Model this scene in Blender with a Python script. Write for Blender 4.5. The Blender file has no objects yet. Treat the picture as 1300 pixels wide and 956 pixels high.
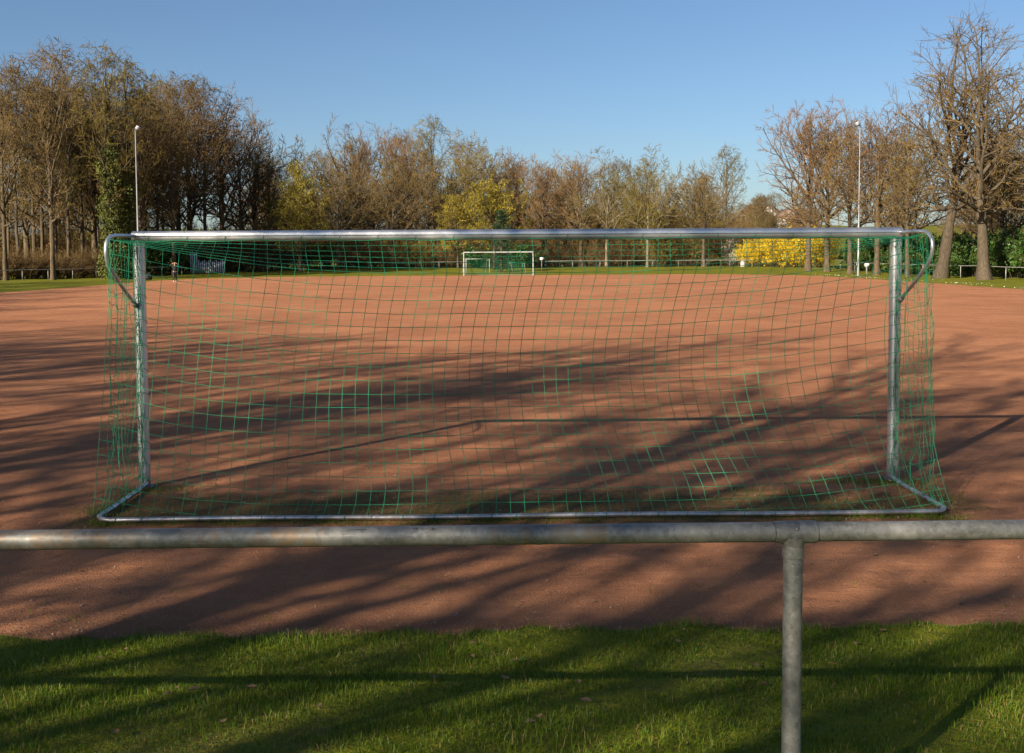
import bpy, bmesh, math, random
import numpy as np
from mathutils import Vector, Matrix

# ------------------------------------------------------------------ camera, sky, sun, exposure
scene = bpy.context.scene
C = scene.collection
CAM_H, CAM_PITCH, CAM_ROLL = 2.279, 0.0556, 0.0056
cam_data = bpy.data.cameras.new("camera")
cam_data.sensor_fit = 'HORIZONTAL'
cam_data.sensor_width = 36.0
cam_data.lens = 36.0
cam_data.shift_y = -0.0638
cam_data.clip_start = 0.05
cam_data.clip_end = 4000
cam = bpy.data.objects.new("camera", cam_data)
C.objects.link(cam)
scene.camera = cam
cam.matrix_world = (Matrix.Translation((0, 0, CAM_H)) @ Matrix.Rotation(math.pi / 2 - CAM_PITCH, 4, 'X')
                    @ Matrix.Rotation(-CAM_ROLL, 4, 'Z'))

SUN_EL, SUN_AZ = math.radians(26.0), math.radians(39.4)
sun_travel = Vector((math.sin(SUN_AZ) * math.cos(SUN_EL), math.cos(SUN_AZ) * math.cos(SUN_EL), -math.sin(SUN_EL)))
world = bpy.data.worlds.new("World")
scene.world = world
world.use_nodes = True
wn = world.node_tree.nodes
bg = wn["Background"]
sky = wn.new("ShaderNodeTexSky")
sky.sky_type = 'NISHITA'
sky.sun_disc = False
sky.sun_elevation = SUN_EL
sky.sun_rotation = math.pi + SUN_AZ
sky.altitude = 100
sky.air_density = 1.0
sky.dust_density = 0.9
sky.ozone_density = 4.8
world.node_tree.links.new(sky.outputs[0], bg.inputs[0])
bg.inputs[1].default_value = 0.050

sun_data = bpy.data.lights.new("sun", 'SUN')
sun_data.energy = 5.0
sun_data.angle = math.radians(0.5)
sun_data.color = (1.0, 0.87, 0.70)
sun = bpy.data.objects.new("sun", sun_data)
C.objects.link(sun)
sun.rotation_euler = sun_travel.to_track_quat('-Z', 'Y').to_euler()

vs = scene.view_settings
vs.view_transform = 'Standard'
vs.look = 'None'
vs.gamma = 1.0
vs.exposure = 1.22
vs.use_curve_mapping = False
scene.cycles.max_bounces = 6
scene.cycles.transparent_max_bounces = 4

PI = math.pi
rng = np.random.default_rng(11)

# ------------------------------------------------------------------ materials
def new_mat(name, rough=0.8, metallic=0.0, spec=0.3):
    m = bpy.data.materials.new(name)
    m.use_nodes = True
    n = m.node_tree.nodes
    b = n["Principled BSDF"]
    b.inputs["Roughness"].default_value = rough
    b.inputs["Metallic"].default_value = metallic
    b.inputs["Specular IOR Level"].default_value = spec
    return m, n, m.node_tree.links, b

def noise(n, l, scale, detail=3, rough=0.55, coord='Object', stretch=None, off=(0, 0, 0)):
    tc = n.new("ShaderNodeTexCoord")
    mp = n.new("ShaderNodeMapping")
    if stretch:
        mp.inputs["Scale"].default_value = stretch
    mp.inputs["Location"].default_value = off
    t = n.new("ShaderNodeTexNoise")
    t.inputs["Scale"].default_value = scale
    t.inputs["Detail"].default_value = detail
    t.inputs["Roughness"].default_value = rough
    l.new(tc.outputs[coord], mp.inputs[0])
    l.new(mp.outputs[0], t.inputs["Vector"])
    return t.outputs["Fac"]

def ramp(n, l, fac, stops):
    r = n.new("ShaderNodeValToRGB")
    e = r.color_ramp.elements
    while len(e) < len(stops):
        e.new(0.5)
    for k, (p, c) in enumerate(stops):
        e[k].position = p
        e[k].color = (*c, 1)
    l.new(fac, r.inputs[0])
    return r.outputs[0]

def mix(n, l, fac, a, b, mode='MIX'):
    m = n.new("ShaderNodeMix")
    m.data_type = 'RGBA'
    m.blend_type = mode
    for sock, v in ((m.inputs[0], fac), (m.inputs[6], a), (m.inputs[7], b)):
        if isinstance(v, (int, float)):
            sock.default_value = v
        elif isinstance(v, tuple):
            sock.default_value = (*v, 1)
        else:
            l.new(v, sock)
    return m.outputs[2]

def math_node(n, l, op, a, b=0.0, clamp=False):
    m = n.new("ShaderNodeMath")
    m.operation = op
    m.use_clamp = clamp
    for sock, v in ((m.inputs[0], a), (m.inputs[1], b)):
        if isinstance(v, (int, float)):
            sock.default_value = v
        else:
            l.new(v, sock)
    return m.outputs[0]

def bump(n, l, b, height, strength, dist):
    bp = n.new("ShaderNodeBump")
    bp.inputs["Strength"].default_value = strength
    bp.inputs["Distance"].default_value = dist
    l.new(height, bp.inputs["Height"])
    l.new(bp.outputs[0], b.inputs["Normal"])

def mottled(name, dark, light, scale=6.0, rough=0.85, metallic=0.0, detail=4, spec=0.3, bmp=0.0, bdist=0.02, stretch=None, rand=0.0):
    m, n, l, b = new_mat(name, rough, metallic, spec)
    f = noise(n, l, scale, detail, stretch=stretch)
    col = ramp(n, l, f, [(0.3, dark), (0.7, light)])
    if rand:
        oi = n.new("ShaderNodeObjectInfo")
        hs = n.new("ShaderNodeHueSaturation")
        v = math_node(n, l, 'MULTIPLY_ADD', oi.outputs["Random"], rand)
        v.node.inputs[2].default_value = 1.0 - rand / 2
        l.new(v, hs.inputs["Value"])
        l.new(col, hs.inputs["Color"])
        col = hs.outputs[0]
    l.new(col, b.inputs["Base Color"])
    if bmp:
        bump(n, l, b, f, bmp, bdist)
    return m

def leafy(name, dark, light, scale, rough=0.55, trans=0.25, rand=0.25):
    m = mottled(name, dark, light, scale, rough, spec=0.35, detail=2, rand=rand)
    n, l = m.node_tree.nodes, m.node_tree.links
    b = n["Principled BSDF"]
    tr = n.new("ShaderNodeBsdfTranslucent")
    src = b.inputs["Base Color"].links[0].from_socket
    l.new(src, tr.inputs[0])
    mx = n.new("ShaderNodeMixShader")
    mx.inputs[0].default_value = trans
    l.new(b.outputs[0], mx.inputs[1])
    l.new(tr.outputs[0], mx.inputs[2])
    l.new(mx.outputs[0], n["Material Output"].inputs[0])
    return m

M = {}
M['bark'] = mottled('bark', (0.045, 0.034, 0.021), (0.145, 0.104, 0.060), 2.2, 0.95, bmp=0.6, bdist=0.08, stretch=(6, 6, 1.2), rand=0.35)
M['bark_dark'] = mottled('bark_dark', (0.04, 0.032, 0.022), (0.115, 0.088, 0.055), 2.5, 0.95, bmp=0.6, bdist=0.08, stretch=(6, 6, 1.2), rand=0.3)
M['bark_pale'] = mottled('bark_pale', (0.095, 0.076, 0.050), (0.23, 0.185, 0.120), 2.0, 0.92, bmp=0.5, bdist=0.05, stretch=(5, 5, 1.2), rand=0.25)
M['twig_brown'] = mottled('twig_brown', (0.075, 0.050, 0.019), (0.195, 0.128, 0.042), 0.7, 0.85, rand=0.3)
M['twig_red'] = mottled('twig_red', (0.105, 0.058, 0.023), (0.25, 0.142, 0.052), 0.7, 0.85, rand=0.3)
M['twig_olive'] = mottled('twig_olive', (0.088, 0.070, 0.016), (0.22, 0.165, 0.036), 0.7, 0.85, rand=0.3)
M['twig_grey'] = mottled('twig_grey', (0.085, 0.065, 0.034), (0.20, 0.15, 0.075), 0.7, 0.85, rand=0.3)
M['leaf_fresh'] = leafy('leaf_fresh', (0.20, 0.17, 0.012), (0.42, 0.33, 0.020), 1.1)
M['leaf_bud'] = leafy('leaf_bud', (0.12, 0.095, 0.014), (0.26, 0.20, 0.026), 1.2)
M['leaf_willow'] = leafy('leaf_willow', (0.20, 0.175, 0.014), (0.36, 0.30, 0.026), 1.2)
M['ivy'] = leafy('ivy', (0.035, 0.048, 0.009), (0.13, 0.14, 0.022), 2.0, 0.75, 0.1)
M['laurel'] = leafy('laurel', (0.018, 0.045, 0.010), (0.06, 0.13, 0.02), 1.6, 0.4, 0.15)
M['conifer'] = leafy('conifer', (0.010, 0.030, 0.012), (0.03, 0.07, 0.022), 1.6, 0.6, 0.1)
M['forsythia'] = leafy('forsythia', (0.52, 0.34, 0.008), (0.80, 0.60, 0.015), 1.1, 0.7, 0.3)
M['blossom'] = leafy('blossom', (0.5, 0.46, 0.42), (0.8, 0.76, 0.72), 3.0, 0.7, 0.3)
M['leaf_brown'] = leafy('leaf_brown', (0.085, 0.042, 0.016), (0.20, 0.10, 0.036), 2.0, 0.8, 0.2)
M['litter'] = mottled('litter', (0.085, 0.045, 0.02), (0.30, 0.19, 0.095), 3.0, 0.8, rand=0.0)
M['paint_white'] = mottled('paint_white', (0.62, 0.62, 0.60), (0.80, 0.80, 0.78), 3.0, 0.5)
M['goal_white'] = mottled('goal_white', (0.30, 0.31, 0.30), (0.46, 0.47, 0.45), 2.0, 0.5)
M['galv_far'] = mottled('galv_far', (0.20, 0.195, 0.18), (0.36, 0.35, 0.33), 3.0, 0.6, 0.25)
M['mast'] = mottled('mast', (0.19, 0.20, 0.21), (0.30, 0.31, 0.32), 1.0, 0.45, 0.35)
M['black'] = mottled('black', (0.008, 0.008, 0.010), (0.02, 0.02, 0.024), 4.0, 0.6)
M['skin'] = mottled('skin', (0.45, 0.26, 0.18), (0.55, 0.33, 0.24), 5.0, 0.6)
M['hair'] = mottled('hair', (0.015, 0.010, 0.007), (0.04, 0.026, 0.016), 30.0, 0.7)
M['yellow'] = mottled('yellow', (0.65, 0.42, 0.02), (0.8, 0.55, 0.04), 5.0, 0.5)
M['net_green'] = mottled('net_green', (0.007, 0.15, 0.068), (0.018, 0.29, 0.135), 5.0, 0.7)
M['roof'] = mottled('roof', (0.16, 0.115, 0.095), (0.25, 0.18, 0.15), 1.0, 0.85)
M['glass'] = mottled('glass', (0.03, 0.04, 0.05), (0.06, 0.07, 0.08), 1.0, 0.1, spec=0.6)
M['lens'] = mottled('lens', (0.55, 0.57, 0.6), (0.75, 0.77, 0.8), 2.0, 0.15, spec=0.6)
M['marker'] = mottled('marker', (0.008, 0.008, 0.01), (0.03, 0.03, 0.035), 40.0, 0.6)
M['stone'] = mottled('stone', (0.16, 0.10, 0.075), (0.42, 0.30, 0.24), 20.0, 0.9)

def aluminium():
    m, n, l, b = new_mat('aluminium', 0.4, 0.8, 0.5)
    f = noise(n, l, 9.0, 4)
    g = noise(n, l, 1.6, 5, off=(3, 1, 2))
    col = ramp(n, l, g, [(0.30, (0.50, 0.50, 0.50)), (0.7, (0.74, 0.74, 0.73))])
    tca = n.new("ShaderNodeTexCoord")
    sp = n.new("ShaderNodeSeparateXYZ")
    l.new(tca.outputs["Object"], sp.inputs[0])
    low = math_node(n, l, 'MULTIPLY_ADD', sp.outputs[2], -2.6)
    low.node.inputs[2].default_value = 0.55
    dirt = math_node(n, l, 'ADD', low, noise(n, l, 11.0, 6, 0.7))
    dm = ramp(n, l, dirt, [(0.72, (0, 0, 0)), (1.0, (1, 1, 1))])
    spl = ramp(n, l, noise(n, l, 30.0, 4, 0.7, off=(2, 2, 2)), [(0.62, (0, 0, 0)), (0.70, (1, 1, 1))])
    spl = math_node(n, l, 'MULTIPLY', spl, 0.45)
    dm = math_node(n, l, 'MULTIPLY', dm, 0.65)
    dm = math_node(n, l, 'MAXIMUM', dm, spl)
    col = mix(n, l, dm, col, (0.20, 0.14, 0.10))
    l.new(col, b.inputs["Base Color"])
    r = ramp(n, l, f, [(0.3, (0.30,) * 3), (0.75, (0.50,) * 3)])
    l.new(r, b.inputs["Roughness"])
    return m
M['aluminium'] = aluminium()

def galvanised():
    m, n, l, b = new_mat('galvanised_steel', 0.5, 0.55, 0.5)
    v = n.new("ShaderNodeTexVoronoi")
    tc = n.new("ShaderNodeTexCoord")
    v.inputs["Scale"].default_value = 60
    l.new(tc.outputs["Object"], v.inputs["Vector"])
    spang = ramp(n, l, v.outputs["Color"], [(0.1, (0.19, 0.19, 0.178)), (0.9, (0.285, 0.285, 0.268))])
    cloud = ramp(n, l, noise(n, l, 4.5, 9, 0.78), [(0.34, (0.55, 0.55, 0.53)), (0.66, (1.2, 1.2, 1.17))])
    col = mix(n, l, 1.0, spang, cloud, 'MULTIPLY')
    # brownish weather stains in bands round the pipe
    st = noise(n, l, 1.9, 2, 0.5, stretch=(1.0, 0.15, 0.15), off=(2.37, 0, 0))
    stm = ramp(n, l, st, [(0.60, (0, 0, 0)), (0.63, (1, 1, 1))])
    br = noise(n, l, 24, 5, 0.7)
    brm = ramp(n, l, br, [(0.42, (0, 0, 0)), (0.62, (1, 1, 1))])
    sx = n.new("ShaderNodeSeparateXYZ")
    l.new(tc.outputs["Object"], sx.inputs[0])
    for c, w in ((-0.94, 0.07), (-0.01, 0.06), (0.205, 0.085), (-2.3, 0.1), (2.1, 0.12)):
        d = math_node(n, l, 'SUBTRACT', sx.outputs[0], c)
        d = math_node(n, l, 'ABSOLUTE', d)
        d = math_node(n, l, 'LESS_THAN', d, w)
        stm = math_node(n, l, 'MAXIMUM', stm, d)
    stain = math_node(n, l, 'MULTIPLY', stm, brm)
    stain = math_node(n, l, 'MULTIPLY', stain, 0.8)
    col = mix(n, l, stain, col, (0.26, 0.175, 0.105))
    # scratches and pits
    pit = noise(n, l, 85, 2, 0.6)
    pitm = ramp(n, l, pit, [(0.65, (0, 0, 0)), (0.70, (1, 1, 1))])
    pitm = math_node(n, l, 'MULTIPLY', pitm, 0.55)
    col = mix(n, l, pitm, col, (0.09, 0.08, 0.07))
    sc = noise(n, l, 9, 3, 0.7, stretch=(0.5, 22, 22), off=(1, 0, 4))
    scm = ramp(n, l, sc, [(0.64, (0, 0, 0)), (0.72, (1, 1, 1))])
    scm = math_node(n, l, 'MULTIPLY', scm, 0.7)
    col = mix(n, l, scm, col, (0.5, 0.5, 0.48))
    l.new(col, b.inputs["Base Color"])
    rr = ramp(n, l, noise(n, l, 14, 4), [(0.3, (0.42,) * 3), (0.7, (0.66,) * 3)])
    l.new(rr, b.inputs["Roughness"])
    bump(n, l, b, noise(n, l, 38, 5, 0.65), 0.18, 0.004)
    return m
M['galv'] = galvanised()

GC, GYAW, GLEN = np.array((0.08, 10.084)), 0.0174, 100.0
GD = np.array((math.cos(GYAW), math.sin(GYAW)))
GN = np.array((-math.sin(GYAW), math.cos(GYAW)))
def gpt(u, v, z):
    """goal coordinates: u along the bar, v metres behind the goal line, z up"""
    p = GC + u * GD - v * GN
    return (p[0], p[1], z)

def cinder():
    m, n, l, b = new_mat('red_cinder', 0.95, 0, 0.12)
    big = noise(n, l, 0.13, 4, 0.6)
    c0 = ramp(n, l, big, [(0.3, (0.355, 0.158, 0.080)), (0.7, (0.465, 0.214, 0.108))])
    drag = noise(n, l, 1.0, 5, 0.62, stretch=(0.25, 3.2, 1))
    d1 = ramp(n, l, drag, [(0.28, (0.72, 0.70, 0.68)), (0.72, (1.2, 1.19, 1.18))])
    col = mix(n, l, 0.5, c0, d1, 'MULTIPLY')
    midn = noise(n, l, 4.5, 5, 0.65)
    d2 = ramp(n, l, midn, [(0.30, (0.76, 0.74, 0.72)), (0.70, (1.16, 1.15, 1.14))])
    col = mix(n, l, 0.6, col, d2, 'MULTIPLY')
    fine = noise(n, l, 70, 3, 0.7)
    d3 = ramp(n, l, fine, [(0.32, (0.60, 0.58, 0.56)), (0.72, (1.28, 1.27, 1.26))])
    col = mix(n, l, 0.8, col, d3, 'MULTIPLY')
    damp = ramp(n, l, noise(n, l, 0.42, 6, 0.7, off=(11, 4, 0)), [(0.36, (0.80, 0.76, 0.74)), (0.56, (1.06, 1.06, 1.06))])
    col = mix(n, l, 0.8, col, damp, 'MULTIPLY')
    vo = n.new("ShaderNodeTexVoronoi")
    vo.inputs["Scale"].default_value = 3.4
    vo.inputs["Randomness"].default_value = 1.0
    tcv = n.new("ShaderNodeTexCoord")
    l.new(tcv.outputs["Object"], vo.inputs["Vector"])
    scuff = ramp(n, l, vo.outputs["Distance"], [(0.05, (0, 0, 0)), (0.24, (1, 1, 1))])
    # darker strip along the turf edge and darker mossy ground under the goal
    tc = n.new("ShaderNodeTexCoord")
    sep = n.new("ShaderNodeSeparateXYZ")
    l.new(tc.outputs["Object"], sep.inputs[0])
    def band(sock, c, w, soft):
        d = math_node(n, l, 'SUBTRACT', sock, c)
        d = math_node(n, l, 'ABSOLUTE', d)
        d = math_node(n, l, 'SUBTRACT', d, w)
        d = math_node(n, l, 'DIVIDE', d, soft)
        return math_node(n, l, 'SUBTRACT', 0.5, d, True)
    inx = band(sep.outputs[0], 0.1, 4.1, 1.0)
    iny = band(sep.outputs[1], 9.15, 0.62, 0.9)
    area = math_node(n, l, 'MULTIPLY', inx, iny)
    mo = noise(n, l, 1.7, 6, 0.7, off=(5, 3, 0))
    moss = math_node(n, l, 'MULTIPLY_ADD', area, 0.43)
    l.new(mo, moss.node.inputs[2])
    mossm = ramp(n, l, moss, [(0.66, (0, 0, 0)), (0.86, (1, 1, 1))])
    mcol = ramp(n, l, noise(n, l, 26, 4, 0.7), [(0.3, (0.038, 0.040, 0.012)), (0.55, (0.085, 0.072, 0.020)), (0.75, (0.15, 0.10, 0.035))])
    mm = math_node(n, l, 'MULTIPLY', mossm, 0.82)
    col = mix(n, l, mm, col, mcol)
    # the rim next to the turf is mixed towards a darker brown
    rim = band(sep.outputs[1], 6.15, 0.35, 0.8)
    rimn = math_node(n, l, 'MULTIPLY', rim, noise(n, l, 3.0, 5, 0.7))
    rimn = math_node(n, l, 'MULTIPLY', rimn, 0.9)
    col = mix(n, l, rimn, col, (0.10, 0.055, 0.035))
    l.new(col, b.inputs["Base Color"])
    h = math_node(n, l, 'MULTIPLY_ADD', midn, 3.0)
    l.new(fine, h.node.inputs[2])
    h = math_node(n, l, 'MULTIPLY_ADD', drag, 2.0)
    l.new(midn, h.node.inputs[2])
    h2 = math_node(n, l, 'ADD', h, fine)
    h2 = math_node(n, l, 'MULTIPLY_ADD', scuff, 0.55)
    h3 = h2
    l.new(math_node(n, l, 'ADD', h, fine), h2.node.inputs[2])
    bump(n, l, b, h2, 0.95, 0.030)
    return m
M['cinder'] = cinder()

def turf():
    m, n, l, b = new_mat('turf', 0.95, 0, 0.1)
    a = noise(n, l, 0.35, 5, 0.65)
    c0 = ramp(n, l, a, [(0.28, (0.075, 0.082, 0.010)), (0.5, (0.120, 0.125, 0.008)), (0.75, (0.175, 0.158, 0.016))])
    f = noise(n, l, 9, 4, 0.7)
    d = ramp(n, l, f, [(0.3, (0.6, 0.6, 0.6)), (0.7, (1.3, 1.3, 1.25))])
    col = mix(n, l, 0.7, c0, d, 'MULTIPLY')
    br = ramp(n, l, noise(n, l, 0.9, 5, 0.7, off=(7, 2, 0)), [(0.55, (0, 0, 0)), (0.72, (1, 1, 1))])
    brm = math_node(n, l, 'MULTIPLY', br, 0.45)
    col = mix(n, l, brm, col, (0.13, 0.085, 0.042))
    l.new(col, b.inputs["Base Color"])
    bump(n, l, b, f, 0.8, 0.05)
    return m
M['turf'] = turf()

def blade_mat():
    m, n, l, b = new_mat('grass_blade', 0.55, 0, 0.3)
    at = n.new("ShaderNodeAttribute")
    at.attribute_name = "tone"
    col = ramp(n, l, at.outputs["Fac"], [(0.0, (0.036, 0.075, 0.005)), (0.45, (0.078, 0.140, 0.006)), (0.8, (0.150, 0.205, 0.010)), (1.0, (0.30, 0.22, 0.08))])
    patch = ramp(n, l, noise(n, l, 1.3, 4, 0.6), [(0.3, (0.70, 0.72, 0.7)), (0.7, (1.2, 1.15, 1.1))])
    col = mix(n, l, 0.9, col, patch, 'MULTIPLY')
    l.new(col, b.inputs["Base Color"])
    tr = n.new("ShaderNodeBsdfTranslucent")
    l.new(col, tr.inputs[0])
    mx = n.new("ShaderNodeMixShader")
    mx.inputs[0].default_value = 0.3
    l.new(b.outputs[0], mx.inputs[1])
    l.new(tr.outputs[0], mx.inputs[2])
    l.new(mx.outputs[0], n["Material Output"].inputs[0])
    return m
M['blade'] = blade_mat()

# ------------------------------------------------------------------ mesh helpers
def mesh_np(name, V, F, mat, smooth=False):
    """V (n,3), F list of (k,m) index arrays with equal m inside one array"""
    me = bpy.data.meshes.new(name)
    if not isinstance(F, list):
        F = [F]
    V = np.asarray(V, dtype=np.float32)
    loops = np.concatenate([f.reshape(-1) for f in F]).astype(np.int32)
    tot = np.concatenate([np.full(len(f), f.shape[1]) for f in F]).astype(np.int32)
    start = np.concatenate(([0], np.cumsum(tot)[:-1])).astype(np.int32)
    me.vertices.add(len(V))
    me.vertices.foreach_set("co", V.reshape(-1))
    me.loops.add(len(loops))
    me.loops.foreach_set("vertex_index", loops)
    me.polygons.add(len(tot))
    me.polygons.foreach_set("loop_start", start)
    me.polygons.foreach_set("loop_total", tot)
    if smooth:
        me.polygons.foreach_set("use_smooth", np.ones(len(tot), dtype=bool))
    me.update(calc_edges=True)
    me.materials.append(mat)
    return me

def link(name, me, parent=None, kind=None):
    o = bpy.data.objects.new(name, me)
    C.objects.link(o)
    if parent:
        o.parent = parent
    if kind:
        o["kind"] = kind
    return o

def thing(name, label, cat, loc=(0, 0, 0), rz=0.0, group=None):
    o = bpy.data.objects.new(name, None)
    C.objects.link(o)
    o.empty_display_size = 0.2
    o.location = loc
    o.rotation_euler = (0, 0, rz)
    tag(o, label, cat, group)
    return o

def tag(o, label, cat, group=None):
    o["label"] = label
    o["category"] = cat
    if group:
        o["group"] = group

def copy_thing(root, loc, rz=0.0, sc=(1, 1, 1), label=None, group=None, cat=None):
    r = root.copy()
    C.objects.link(r)
    r.location = loc
    r.rotation_euler = (0, 0, rz)
    r.scale = sc
    if label: r["label"] = label
    if cat: r["category"] = cat
    if group: r["group"] = group
    elif "group" in r: del r["group"]
    for ch in list(root.children):
        c = ch.copy()
        C.objects.link(c)
        c.parent = r
        for g in ch.children:
            d = g.copy()
            C.objects.link(d)
            d.parent = c
    return r

def tubes(P, R, sides):
    """batch of tubes: P (B,n,3), R (B,n) -> V, F(quads)"""
    B, n, _ = P.shape
    T = np.gradient(P, axis=1)
    T /= np.linalg.norm(T, axis=2, keepdims=True) + 1e-9
    ref = np.zeros((B, 3))
    ref[np.arange(B), np.argmin(np.abs(T).max(axis=1), axis=1)] = 1.0
    S = np.cross(T, ref[:, None, :])
    S /= np.linalg.norm(S, axis=2, keepdims=True) + 1e-9
    U = np.cross(T, S)
    a = np.arange(sides) * 2 * PI / sides
    V = (P[:, :, None, :] + R[:, :, None, None] * (np.cos(a)[None, None, :, None] * S[:, :, None, :] + np.sin(a)[None, None, :, None] * U[:, :, None, :]))
    idx = np.arange(B * n * sides).reshape(B, n, sides)
    a0 = idx[:, :-1, :]
    a1 = idx[:, 1:, :]
    F = np.stack([a0, np.roll(a0, -1, axis=2), np.roll(a1, -1, axis=2), a1], axis=-1).reshape(-1, 4)
    return V.reshape(-1, 3), F

class MB:
    """collects pieces of one mesh"""
    def __init__(self):
        self.V, self.F, self.n = [], [], 0
    def add(self, V, F):
        V = np.asarray(V, float)
        if not isinstance(F, list):
            F = [F]
        for f in F:
            self.F.append(np.asarray(f) + self.n)
        self.V.append(V)
        self.n += len(V)
        return self
    def tube(self, pts, r, sides=8, caps=True):
        P = np.asarray(pts, float)[None]
        R = np.full((1, P.shape[1]), r) if np.isscalar(r) else np.asarray(r, float)[None]
        V, F = tubes(P, R, sides)
        fs = [F]
        if caps:
            k = len(V)
            fs.append(np.arange(sides)[::-1][None])
            fs.append((np.arange(sides) + k - sides)[None])
        return self.add(V, fs)
    def box(self, c, s, rz=0.0):
        x, y, z = np.array(s) / 2
        V = np.array([(a * x, b * y, d * z) for a in (-1, 1) for b in (-1, 1) for d in (-1, 1)])
        cs, sn = math.cos(rz), math.sin(rz)
        V = np.stack([V[:, 0] * cs - V[:, 1] * sn, V[:, 0] * sn + V[:, 1] * cs, V[:, 2]], 1) + np.array(c)
        F = np.array([(0, 1, 3, 2), (4, 6, 7, 5), (0, 4, 5, 1), (2, 3, 7, 6), (0, 2, 6, 4), (1, 5, 7, 3)])
        return self.add(V, F)
    def lathe(self, prof, c=(0, 0, 0), sides=16):
        prof = np.asarray(prof, float)
        n = len(prof)
        a = np.arange(sides) * 2 * PI / sides
        V = np.stack([prof[:, 0, None] * np.cos(a), prof[:, 0, None] * np.sin(a), np.repeat(prof[:, 1, None], sides, 1)], -1) + np.array(c)
        idx = np.arange(n * sides).reshape(n, sides)
        F = np.stack([idx[:-1], np.roll(idx[:-1], -1, 1), np.roll(idx[1:], -1, 1), idx[1:]], -1).reshape(-1, 4)
        return self.add(V.reshape(-1, 3), [F, idx[0][::-1][None], idx[-1][None]])
    def build(self, name, mat, parent=None, smooth=False, kind=None):
        # group faces by vertex count
        by = {}
        for f in self.F:
            by.setdefault(f.shape[1], []).append(f)
        F = [np.concatenate(v) for v in by.values()]
        me = mesh_np(name, np.concatenate(self.V), F, mat, smooth)
        return link(name, me, parent, kind)

def smooth_by_angle(o, deg=40):
    me = o.data
    me.polygons.foreach_set("use_smooth", np.ones(len(me.polygons), dtype=bool))
    me.set_sharp_from_angle(angle=math.radians(deg))
    return o

def quads_cloud(P, size, g, aspect=0.6, flat=0.0):
    """a randomly turned leaf quad (bent diamond) at each point"""
    N = len(P)
    d = g.normal(size=(N, 3))
    d[:, 2] *= (1 - flat)
    d /= np.linalg.norm(d, axis=1, keepdims=True)
    e = g.normal(size=(N, 3))
    e = np.cross(d, e)
    e /= np.linalg.norm(e, axis=1, keepdims=True) + 1e-9
    s = (size * g.uniform(0.6, 1.3, N))[:, None]
    V = np.stack([P, P + d * s * 0.5 + e * s * aspect * 0.5, P + d * s, P + d * s * 0.5 - e * s * aspect * 0.5], 1)
    return V.reshape(-1, 3), np.arange(N * 4).reshape(N, 4)

# ------------------------------------------------------------------ ground, pitch, hills
# rounded rectangle of the cinder pitch in world metres
PX0, PX1, PY0, PY1 = -32.2, 31.0, 6.12, 111.3
def pitch_sdf(x, y):
    r = np.where(y > 50, 15.0, 1.0)
    xs = x + (y - 10) * 0.0174 * 0.55
    cx, cy = (PX0 + PX1) / 2, (PY0 + PY1) / 2
    hx, hy = (PX1 - PX0) / 2, (PY1 - PY0) / 2
    yy = y - x * 0.030
    qx = np.abs(xs - cx) - hx + r
    qy = np.abs(yy - cy) - hy + r
    return np.hypot(np.maximum(qx, 0), np.maximum(qy, 0)) + np.minimum(np.maximum(qx, qy), 0) - r

def wob(x, y):
    return 0.03 * np.sin(x * 1.9 + 1.1 * np.sin(y * 1.3)) + 0.04 * np.sin(x * 5.7 + 0.8 + np.sin(x * 1.3)) + 0.035 * np.sin(x * 13.1 + y * 3 + 2 * np.sin(x * 2.7))

def ground_z(x, y):
    d = pitch_sdf(x, y) + wob(x, y)
    edge = np.clip(d / 0.25 + 0.5, 0, 1)
    z = -0.05 + 0.075 * edge
    # turf bank behind the end railing
    bank = np.clip((6.1 - y) / 2.9, 0, 1)
    z = z + 0.30 * (bank * bank * (3 - 2 * bank)) * (np.abs(x) < 400)
    # verge rises a little towards the far railing
    far = np.clip((y - 113) / 26, 0, 1)
    z = z + 0.36 * far
    # far hills
    hill = np.clip((y - 230) / 420, 0, 1)
    z = z + hill ** 1.2 * (19 + 4 * np.sin(x * 0.008 + 1.0) + 3 * np.sin(x * 0.021 + y * 0.01))
    und = 0.03 * np.sin(x * 0.9 + 0.5 * y) * np.clip(d - 1, 0, 1)
    return z + und

def axis(parts):
    out = []
    for a, b, s in parts:
        out.append(np.arange(a, b, s))
    return np.concatenate(out + [[parts[-1][1]]])
gx = axis([(-900, -200, 35), (-200, -60, 10), (-60, -9, 1.0), (-9, 9, 0.16), (9, 60, 1.0), (60, 200, 10), (200, 900, 35)])
gy = axis([(-300, -60, 20), (-60, 2, 2.0), (2, 7.5, 0.11), (7.5, 150, 1.0), (150, 250, 8), (250, 1000, 25)])
X, Y = np.meshgrid(gx, gy)
Z = ground_z(X, Y)
idx = np.arange(X.size).reshape(X.shape)
F = np.stack([idx[:-1, :-1], idx[:-1, 1:], idx[1:, 1:], idx[1:, :-1]], -1).reshape(-1, 4)
link("ground", mesh_np("ground", np.stack([X, Y, Z], -1).reshape(-1, 3), F, M['turf'], True), kind="structure")

px = axis([(-36, -9, 1.0), (-9, 9, 0.25), (9, 35, 1.0)])
py = axis([(5.4, 14, 0.25), (14, 115, 1.5)])
X, Y = np.meshgrid(px, py)
Zp = 0.004 * np.sin(X * 1.7 + Y * 0.6) + 0.003 * np.sin(X * 0.7 - Y * 1.9)
idx = np.arange(X.size).reshape(X.shape)
F = np.stack([idx[:-1, :-1], idx[:-1, 1:], idx[1:, 1:], idx[1:, :-1]], -1).reshape(-1, 4)
cxm = (pitch_sdf(X, Y) < 0.8)
keep = cxm.reshape(-1)[F].all(1)
link("cinder_pitch", mesh_np("cinder_pitch", np.stack([X, Y, Zp], -1).reshape(-1, 3), F[keep], M['cinder'], True), kind="structure")

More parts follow.
